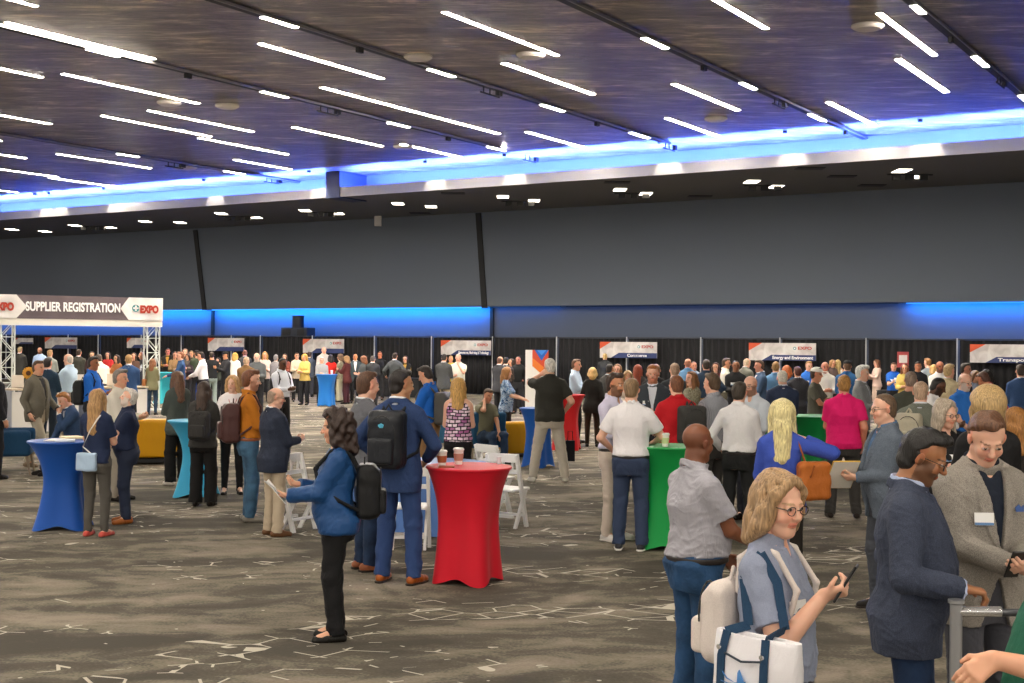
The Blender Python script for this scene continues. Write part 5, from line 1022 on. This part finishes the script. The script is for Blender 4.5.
far(108, 42, 352, 0, 'woman in red top sitting far behind the desks', g='f', hair=('long', '#2c2220'), top=('tee', '#b42a2c'))
far(117, 40, 355, -30, 'woman in orange and brown top far behind the desks', g='f', hair=('long', '#3a2a20'), top=('blouse', '#a86a3c'))
far(92, 43, 352, 20, 'dark-dressed woman behind the man in the bright blue jacket', g='f', hair=('long', '#3a2822'), top=('blouse', '#3a2a2a'))
far(134, 41, 353, 0, 'person in brown top between the arch leg and the blond man', g='f', hair=('long', '#4a3226'), top=('blouse', '#5a4238'))
# crowd before the drape, registration side
far(168, 42, 348.5, 5, 'man in black jacket with yellow lining near the arch', skin='#c07860', top=('cardigan', '#262320'), under='#b98a3a')
far(175, 44, 352, 20, 'woman in bronze top behind the turquoise table', g='f', hair=('long', '#3a2a20'), top=('blouse', '#8a6a48'))
far(181, 34, 352, -75, 'red-haired man in navy jacket at the royal blue table', skin='b', hair=('short', '#8a5030'), top=('shirt', '#2c4a74'), arms=('table', 'table'))
far(188, 40, 354, -10, 'woman in black flowered blouse at the royal blue table', g='f', hair=('bob', '#4a3428'), top=('blouse', '#3c2f38'))
far(185, 47, 349, 10, 'brown-haired woman farthest behind the royal blue table', g='f', hair=('long', '#6a5040'), top=('blouse', '#5a5048'))
far(191.5, 48.5, 351, 0, 'round-faced man in olive shirt behind the royal blue table', hair=('short', '#8a6a48'), top=('shirt', '#4c4c3a'))
far(197, 40.5, 350.5, -140, 'person in cap and dark green shirt at the royal blue table', top=('tee', '#3a4434'), extra=('cap',))
far(204, 37, 352, -95, 'man in white shirt and black trousers leaning on the royal blue table', top=('shirt', '#ece6ea'), arms=('table', 'table'), hair=('short', '#2e2420'), lean=6)
far(212, 44, 352, -165, 'man in black jacket and pale jeans with his back turned', top=('tee', '#232426'), bot=(T_, '#93a29c'), skin='c')
far(219, 47, 358, -90, 'short dark-dressed person between two men in black jackets', g='f', top=('blouse', '#3c4038'), hair=('short', '#221a18'))
far(226, 43, 352, -50, 'man in black jacket and cap looking at his hands', top=('shirt', '#2c2c30'), extra=('cap',), skin='c', arms=('phone', 'phone'))
far(235, 41, 353, 170, 'blonde woman in white coat carrying a yellow and black bag', g='f', hair=('bob', '#d8a850'), top=('cardigan', '#eae6e0'), bot=(T_, '#ddd8d0'))
far(245, 42, 350, -165, 'tall bald man in slate jacket', skin='#c0604a', hair=('crew', '#8a5a48'), top=('jacket', '#4d5157'))
far(246.5, 34, 357, 178, 'bald man in brown jacket and grey trousers seen from behind', skin='b', hair=('crew', '#c8a888'), top=('shirt', '#80603c'), bot=(T_, '#6c665c'), bulk=.6)
far(257, 36, 353, 10, 'white-bearded man in charcoal shirt facing the viewer', skin='b', beard='#d0c8c0', hair=('balding', '#c8c0b8'), top=('shirt', '#54585a'), bulk=.7)
far(265, 42, 352, 15, 'woman with golden hair beside the white-bearded man', g='f', hair=('long', '#b8863c'), top=('blouse', '#cdb8b0'))
far(276, 37, 355, 175, 'grey-haired person in patterned grey jacket', hair=('short', '#8f8c88', .006), top=('jacket', '#8f8b8e'), g='f')
far(285, 46, 354, 0, 'dark-haired woman right behind the man with black shoulder straps', g='f', hair=('long', '#2a1c18'), top=('blouse', '#8a4a3c'))
a = far(282, 27, 358, 48, 'man in white shirt with black shoulder straps looking at his hands', skin='e', hair=('crew', '#15100e'), top=('shirt', '#dde0ea'), bot=(T_, '#1c1a1c'), head=(0, 16))
backpack(a, '#26262a', 'small black backpack on the man in the white shirt', (.13, .07, .18), .25)
far(297, 44, 353, 20, 'woman in pale patterned top by the black booth table', g='f', hair=('short', '#5a3a2c'), top=('blouse', '#cfc0aa'))
far(305, 46, 354, -20, 'blonde woman in yellow beside the man in the grey suit', g='f', hair=('bob', '#e0ac4c'), top=('blouse', '#d8b868'))
person(309, fy=397, hy=352, yaw=178, label='man in slate grey suit with his back turned near the far blue table', hair=('short', '#4a3428'), top=('jacket', '#4f5866'), bot=(T_, '#3c3f48'), arms=('front', 'front'))
far(324, 47, 347, 15, 'tall balding man in light grey shirt at the far blue table', skin='b', hair=('balding', '#d0b088'), top=('shirt', '#bdb8b0'), arms=('table', 'table'))
far(331, 45, 355, -160, 'black-haired woman in red top at the far blue table', g='f', hair=('bob', '#1c1614'), top=('tee', '#d02a20'))
far(322, 44.6, 357, 10, 'short white-haired person leaning at the far blue table', hair=('short', '#d8d8dc'), top=('shirt', '#9a9c9c'))
person(340, fy=402, hy=354, yaw=-100, label='woman in olive green top and pale trousers beside the far blue table', g='f', hair=('bob', '#6a5038'), top=('blouse', '#5c6440', 'camo'), bot=(T_, '#b8b49a', 'wide'), arms=('table', 'front'))
person(346.5, fy=404, hy=356, yaw=-110, label='woman in maroon jacket and maroon trousers holding a cup', g='f', hair=('bob', '#a07850'), top=('jacket', '#5a2c2c'), bot=(T_, '#46242c'), arms=('phone', 'phone'))
person(355, fy=403, hy=354, yaw=8, label='man in open dark suit over white shirt facing the viewer', skin='#c8885c', hair=('balding', '#5a4030'), top=('jacket', '#3e4a50'), under='#f0f0f0', bot=(T_, '#1c1c20'), arms=('down', 'down'))
far(364, 42, 356, -120, 'brown-haired woman in grey top beside the man in the open suit', g='f', hair=('bob', '#7a4c30'), top=('tee', '#5a5f60'))
far(373, 43, 356, 178, 'person in charcoal jacket with short grey hair at the booth table', hair=('short', '#5c5450'), top=('jacket', '#3a3c40'))
far(380, 49, 352, -15, 'man in black shirt with white badge behind the booth table', skin='#c08060', hair=('short', '#6a3a24'), top=('shirt', '#1b1c20'))
far(395, 44, 353, 172, 'man in dark grey suit behind the man in the blue suit', hair=('short', '#3a2c22'), top=('jacket', '#4b4f52'), arms=('wide', 'hip'))
far(405.5, 43, 356, -8, 'long-haired woman in gold and black top', g='f', hair=('long', '#2c1e18'), top=('cardigan', '#1f1f20'), under='#b8903c', bot=(T_, '#a88a68'))
far(444, 37, 354, 165, 'man in grey suit with bowed head below the Technology banner', hair=('short', '#2a2220'), top=('jacket', '#4c4e50'), bot=(T_, '#b0a080'), head=(0, 20))
far(451, 40, 356, -10, 'person in bright yellow jacket half hidden by the bowed man', g='f', hair=('short', '#c8a080'), top=('blouse', '#d8b41c'))
far(458.5, 35, 354, -5, 'bald man in cream shirt with hand on chin below the Technology banner', skin='b', hair=('crew', '#c8b8a8'), top=('polo', '#d8d8cc'), bot=(T_, '#8c8468'), arms=('chin', 'front'), bulk=.6)
far(500, 37, 356.5, 150, 'man in dark grey suit in the group beside the white banner', hair=('balding', '#6a4a38'), top=('jacket', '#3e3f44'))
far(506, 39, 357.5, 165, 'dark-haired man in brown jacket in the group beside the white banner', top=('jacket', '#4a403c'), hair=('short', '#1c1614'))
far(512, 41, 359, -60, 'woman turned sideways in the group beside the white banner', g='f', hair=('long', '#3c2820'), top=('blouse', '#3a3032'))
far(518.5, 40, 356.5, -20, 'man in black shirt standing closest to the white banner', skin='#c07868', hair=('crew', '#2a2020'), top=('shirt', '#17181a'), arms=('hip', 'down'))
# middle of the hall
a = person(429, Y=18.5, hy=366, yaw=-112, label='dark-haired man in royal blue polo looking down', skin='a', hair=('short', '#2a201a', .004), top=('polo', '#1f66c4'), bot=(T_, '#8a6a48'), arms=('front', 'front'), head=(0, 24), bulk=.2)
backpack(a, '#4c4c49', 'grey backpack on the man in the royal blue polo', (.15, .09, .22), .25)
person(459, Y=17, hy=379, yaw=176, label='woman with straight blonde hair in sleeveless purple patterned top', g='f', bulk=.5, skin='b', hair=('long', '#c99c56', .008, .27), top=('sleeveless', '#8d4f84', 'print'), bot=(T_, '#1c1a1c'), arms=('front', 'front'), extra=('straight',))
person(485, Y=23.7, h=1.78, sit=.50, yaw=38, label='seated man in olive tee talking on a phone', skin='#c89070', hair=('short', '#4c3424'), top=('tee', '#6c6a54'), bot=(J_, '#2c3e56'), arms=('lap', 'ear'), head=(0, 16), lean=6)
person(506, fy=450, hy=367.5, yaw=84, label='woman with light brown hair in blue and white floral blouse', g='f', skin='b', hair=('bob', '#a8743f', 0, .2), top=('loose', '#4f7aa8', 'floral'), bot=(T_, '#1b1b1e', 'slim'), arms=('table', 'table'), shoe='#3a2c28|p', bulk=.3)
a = person(549, fy=482, hy=359, yaw=188, label='white-haired man in black polo and light trousers talking on a phone', skin='b', bulk=.95, hair=('crew', '#dcd6cc', .004), top=('polo', '#34342f'), bot=(T_, '#bdb6a8'), shoe='#d0cbc2', arms=('ear', ((.25, .12, .08), (.5, -1, 0), (-1, 0, 0), .4)), stance=.24, extra=('sneaker', 'untucked'), head=(20, 4))
held(a, 0, 'phone', 'dark phone at the ear of the white-haired man', 90)
far(576, 28.3, 359.5, 70, 'man in light blue shirt with glasses by the red table', skin='a', hair=('short', '#6a4a34'), top=('shirt', '#bcd0e6'), arms=('front', 'cross'))
person(592, fy=447, hy=368, yaw=176, label='woman with short blonde hair in black trouser suit', g='f', skin='b', hair=('bob', '#dcb874', .0, .06), top=('jacket', '#262422'), bot=(T_, '#33291f', 'slim'), arms=(('table'), 'down'), bulk=.2)
far(605, 37, 353.5, 175, 'broad man in black shirt below the Commerce banner', hair=('crew', '#c8a868'), top=('shirt', '#2b2d2f'), bulk=.6)
person(609, fy=445, hy=364, yaw=142, label='man in dark grey suit with cropped hair beside the woman in black', hair=('crew', '#2e2622'), skin='#b88060', top=('jacket', '#4e4c4a'), bot=(T_, '#9c9078'), arms=('front', 'front'))
far(618, 25, 364.5, -20, 'woman in white top with brown hair facing the man in the dark grey suit', g='f', skin='b', hair=('long', '#9a7048'), top=('blouse', '#ece6e4'))
far(628, 25.8, 371, 0, 'short woman with fair hair glimpsed behind the bearded men', g='f', hair=('bob', '#a88860'), top=('blouse', '#c8bcb0'))
far(638, 23, 365, 170, 'woman with copper red hair next to the red-bearded man', g='f', hair=('long', '#8c3a1c'), top=('blouse', '#3a3636'))
person(653, Y=18.3, hy=365.5, yaw=-8, label='red-bearded man in dark cardigan over white shirt facing the viewer', skin='b', hair=('short', '#b4703c', .004), beard='#a8572c', top=('cardigan', '#3b4148'), under='#dde0e8', bot=(T_, '#2a2c32'), arms=('front', 'front'), extra=('badge',), bulk=.5)
person(613, fy=540, hy=374, yaw=52, label='dark-haired bearded man in lavender shirt behind the man in the white polo', skin='#c08864', hair=('short', '#3e2c22', .004), beard='#4a3426', top=('shirt', '#d2cfe6'), bot=(T_, '#cdbfb2'), shoe='#e0dcd8', arms=('front', 'front'), extra=('sneaker',))
person(630, fy=550, hy=379, yaw=166, label='man in white polo and slate blue trousers with cropped hair', skin='b', hair=('crew', '#8c7050', .003), top=('polo', '#e9e7ea'), bot=(T_, '#36435e'), shoe='#34353a', arms=(((.22, .16, .08), (.8, -1, 0), (-1, 0, 0), .4), ((.20, .30, .16), (.8, -.8, -.2), (0, 0, -1), .3)), stance=.12, bulk=.35, extra=('sneaker',))
a = person(677, Y=15.3, hy=376, yaw=-166, label='man in bright red shirt at the green table', skin='b', hair=('crew', '#7a4c30', .004), top=('shirt', '#c21d26'), bot=(T_, '#2a2a30'), arms=('table', 'front'), bulk=.4)
backpack(a, '#3e3e3c', 'dark grey backpack on the man in the bright red shirt', (.16, .09, .22), .27, kind='cloth', one=1)
far(675, 20.5, 363.5, 178, 'bald man in charcoal sweater behind the man in red', skin='b', hair=('crew', '#b89880'), top=('sweater', '#3d4248'), bulk=.5)
far(656, 23, 364, 165, 'balding man in black jacket behind the red-bearded man', skin='b', hair=('balding', '#9a7858'), top=('jacket', '#2a2a2c'))
far(692, 19, 372, -60, 'woman with sunglasses on her head in tan patterned dress', g='f', skin='b', hair=('long', '#8c5c34'), top=('blouse', '#8f8560', 'camo'), bot=(T_, '#7a6a4a'))
far(688, 32, 359, 165, 'bald man in blue shirt farther down the hall', skin='#c8785c', hair=('crew', '#a06850'), top=('shirt', '#5f86ac'))
far(694, 34, 362, 10, 'man in light shirt beside the bald man in blue', hair=('crew', '#7a5440'), skin='#c08468', top=('shirt', '#9aaabc'))
far(706.5, 27, 360, 176, 'man in navy shirt and khaki trousers with his back turned', hair=('short', '#3c3028'), top=('shirt', '#28384c'), bot=(T_, '#9c7a4c'), arms=('hip', 'hip'))
far(716, 31, 363, -20, 'dark-haired woman beyond the man in the navy shirt', g='f', hair=('long', '#4a2c22'), top=('blouse', '#6a3434'))
far(726, 23, 358.5, 75, 'man in cream shirt facing the suited group', skin='#c88c6c', hair=('short', '#4c3a2c'), top=('shirt', '#e2decf'), bot=(T_, '#5a5448'))
person(713, Y=15.6, hy=374, yaw=-138, label='man in white and grey checked shirt at the green table', skin='b', hair=('short', '#58442f', .003), top=('shirt', '#c7ccd6', 'check'), bot=(T_, '#3a3836'), arms=('front', 'front'))
person(738, fy=537, hy=383, yaw=150, label='dark-haired man in white shirt and black trousers behind the green table', skin='b', hair=('short', '#3c3228', .003), top=('shirt', '#e2e0e2'), bot=(T_, '#232425'), shoe='#1c1a18', arms=(((.26, .14, .05), (.8, -1, 0), (-1, 0, 0), .4), 'front'), bulk=.3, stance=.15)
person(752, Y=16.1, hy=376, yaw=-35, label='bald man with glasses and stubble in pale blue shirt', skin='b', hair=('bald', '#3a2c26'), beard='#6a4a3a', top=('shirt', '#ccd4de'), bot=(T_, '#2a2c34'), arms=('front', 'front'), extra=('glasses',), head=(-8, 10))
a = person(783, Y=10.7, hy=403, yaw=170, label='woman with long platinum blonde hair in royal blue top, hand raised', g='f', skin='b', hair=('wavy', '#ecd49a', .014, .36), top=('blouse', '#3d55b4'), bot=(T_, '#2a2622'), arms=('front', ((.20, .10, .50), (1, -.4, -.5), (-1, 0, 0), .8, (-.8, .2, .3))), bulk=.3)
handbag(a, 1, '#b4662a', 'tan leather handbag hanging from the platinum blonde woman', (.145, .07, .165), .17, -.08, strap='#8f4d22', x=.26, rb=25)
far(783, 20, 370.5, 178, 'balding white-haired man in navy suit at a green table', skin='b', hair=('crew', '#e0d8c8'), top=('jacket', '#303b54'), bulk=.5, head=(0, 20))
far(816, 22.5, 368, 62, 'man in white cap and grey green tee', skin='#c88868', hair=('short', '#4a382c'), top=('tee', '#5d5c52'), extra=('whitecap',), arms=('table', 'table'))
person(843, fy=518, hy=376, yaw=172, label='man in hot pink polo and dark grey trousers seen from behind', skin='#d08c70', hair=('short', '#a97a3c', .002), top=('polo', '#e41f6e'), bot=(T_, '#3d3b39'), shoe='#2a221e', arms=('front', 'down'), bulk=.95, stance=.16, extra=('untucked',))
far(862, 20, 366, 62, 'man with white hair in grey jacket beside the man in pink', skin='b', hair=('short', '#e2e0dc', .008), top=('jacket', '#8c8f92'), arms=('front', 'front'))
a = person(886, Y=10.6, hy=395, yaw=-82, label='man with glasses in slate blazer holding a yellow folder', skin='b', hair=('crew', '#6a5440', .003), top=('jacket', '#5e6875'), under='#4f6c8c', bot=(T_, '#4c5058'), arms=(((.04, .26, .16), (.5, -.6, -1), (-.6, 0, .6), .5), 'front'), bulk=.45, extra=('glasses',))
held(a, 0, 'folder', 'yellow folder held by the man in the slate blazer', 90)
person(945, Y=11.2, hy=402, yaw=28, label='woman with long grey wavy hair and glasses in black top', g='f', skin='b', hair=('wavy', '#b0a290', .010, .30), top=('tee', '#1f1f21'), bot=(T_, '#232326'), arms=('front', 'gesture'), extra=('glasses', 'badge'), bulk=.4)
person(988, Y=9.3, hy=392, yaw=174, label='woman with long crimped blonde hair and black top behind the tall man', g='f', skin='b', hair=('wavy', '#bb9c6a', .030, .38), top=('blouse', '#1c1c1e'), bot=(T_, '#202022'), arms=('front', 'front'), bulk=.4)
person(1016, Y=11.5, hy=409, yaw=170, label='woman with smooth amber hair at the photo edge', g='f', hair=('long', '#a9743a', .006, .3), top=('blouse', '#2a2624'), bot=(T_, '#26262a'), arms=('front', 'front'))
a = person(921, Y=14, hy=382, yaw=158, label='bald man in grey green jacket', skin='b', hair=('crew', '#b89a80'), top=('jacket', '#6a6e64'), bot=(T_, '#4a4a44'), arms=('front', 'front'), bulk=.5)
backpack(a, '#b3ac98', 'light khaki backpack slung on one shoulder of the bald man', (.14, .08, .20), .30, kind='cloth', one=-1)
far(911, 17.5, 372, 165, 'bald man in dark olive sweater by the woman in the blue polo', skin='#c88c70', hair=('crew', '#8c7868'), top=('sweater', '#474a40'), bulk=.5)
person(934, Y=17, hy=377, yaw=72, label='bearded man in white shirt with bowed head and dark skin', skin='e', hair=('crew', '#15100e'), beard='#120d0b', top=('shirt', '#e8e6e6'), bot=(T_, '#2a2c34'), arms=('front', 'front'), head=(0, 26))
far(949, 20.5, 365, 118, 'grey-blond man in beige jacket', skin='b', hair=('short', '#c4a878', .006), top=('jacket', '#cabb98'), bulk=.4)
person(964, Y=18, hy=373.5, yaw=28, label='goateed man with glasses in sky blue polo looking down', skin='b', hair=('balding', '#c0a890'), beard='#c8c0b8', top=('polo', '#2f74cc'), bot=(T_, '#1d2636'), arms=('low', 'low'), extra=('glasses',), bulk=.5, head=(0, 12))
a = far(987, 16.3, 371, 176, 'woman with black bushy hair in black tee', g='f', skin='d', hair=('curly', '#181312', -.012), top=('tee', '#1e1e20'), bulk=.4)
backpack(a, '#3c4044', 'grey backpack on the woman with black bushy hair', (.14, .08, .20), .27)
far(1004, 20, 367, -140, 'stooping person in coral red shirt', skin='#b87858', hair=('short', '#5a3a2c'), top=('shirt', '#b4544c'), lean=28, bulk=.4)
far(1021, 24, 365, 172, 'man in blue jacket below the Transportation banner', hair=('short', '#3a2c24'), top=('jacket', '#35507a'))
a = far(894, 25, 363, -14, 'woman in royal blue polo with white badge holding a cup', g='f', skin='b', hair=('short', '#5a3c2a', .004), top=('polo', '#1d5cb6'), bulk=.6, arms=('front', 'phone'), extra=('badge',))
held(a, 1, 'cup', 'white cup in the hand of the woman in the royal blue polo')
far(877, 27, 360, -72, 'woman with long brown hair in blush pink blouse', g='f', skin='b', hair=('wavy', '#7a4c30', .006), top=('blouse', '#d9bdb0'), arms=('phone', 'front'), bot=(T_, '#c8b0a0'))
far(905, 28, 364, -20, 'woman with long chestnut hair beside the blue polo', g='f', hair=('long', '#7c4a2a'), top=('blouse', '#c8b060'))
far(918, 32, 362, 0, 'dark-haired man in black shirt below the red notice board', skin='#b87858', hair=('short', '#201814'), top=('shirt', '#1c1c20'))
far(928, 27, 358.5, -150, 'man in grey blue tee with light brown hair', skin='b', hair=('short', '#9a6c3c'), top=('tee', '#98a2aa'), bulk=.3)
far(934, 34, 365, 178, 'short blonde woman behind the man in the grey blue tee', g='f', hair=('bob', '#c8a060'), top=('blouse', '#8a8f8a'))
far(940, 28, 361.5, 0, 'bearded man in white shirt facing the viewer', skin='#b87454', hair=('balding', '#3a2a20'), beard='#2a1e18', top=('shirt', '#e6e4e2'))
far(965, 26, 363.5, 65, 'man with sunglasses in dark jacket below the post', skin='#c88a70', hair=('short', '#2c221c'), top=('jacket', '#3a3c44'))
far(975, 27, 371, 20, 'small brown-haired woman beside the bushy-haired woman', g='f', hair=('bob', '#7a5a40'), top=('blouse', '#9aa6c0'))
far(736, 29, 361, 0, 'man with dark skin in black shirt with white badge', skin='d', hair=('crew', '#181210'), top=('shirt', '#222224'), extra=('badge',))
far(744, 25.5, 358, 125, 'bald man in tweed jacket bending forward', skin='b', hair=('balding', '#d8c0a0'), top=('jacket', '#6a6a62'), lean=8)
far(760, 25, 360.5, -82, 'man in blue grey suit with white shirt in profile', skin='#d89880', hair=('short', '#5a4434'), top=('jacket', '#445a78'), under='#f0f0f0', bot=(T_, '#33425a'), extra=('badge',))
a = far(776, 28, 362, 168, 'man in light blue polo below the Energy banner', hair=('short', '#a07a48'), top=('polo', '#6f9cc8'))
far(787, 31, 366, 175, 'woman with curly orange hair below the Energy banner', g='f', hair=('curly', '#b05a28', -.02), top=('tee', '#3c5878'))
far(798, 27, 367, -170, 'person in charcoal jacket behind the white-haired man in navy', hair=('short', '#5a2c24'), top=('jacket', '#3a3a40'), bulk=.5)
far(809, 32, 361.5, 10, 'man in bright blue polo with white badge below the Environment lettering', skin='b', hair=('short', '#b08850'), top=('polo', '#2f6cc8'), extra=('badge',))
far(825, 29, 362, 0, 'man in white shirt and tan trousers behind the white cap', skin='#c88468', hair=('balding', '#5a4030'), top=('shirt', '#e0dcd4'), bot=(T_, '#a8946c'))
far(832.5, 33, 360, 20, 'woman with light brown hair facing the blonde woman in white', g='f', hair=('bob', '#a87a50'), top=('blouse', '#5a4a44'))
far(838, 26.5, 360, 176, 'blonde woman in sleeveless white top seen from behind', g='f', skin='b', hair=('long', '#c8ab70'), top=('sleeveless', '#ebe7e0'), bot=(T_, '#2c3440'))
far(847.5, 27, 361, 165, 'man in flat brown cap and blue shirt', hair=('short', '#6a4c34'), top=('shirt', '#2f5f92'), extra=('cap',), bulk=.4)
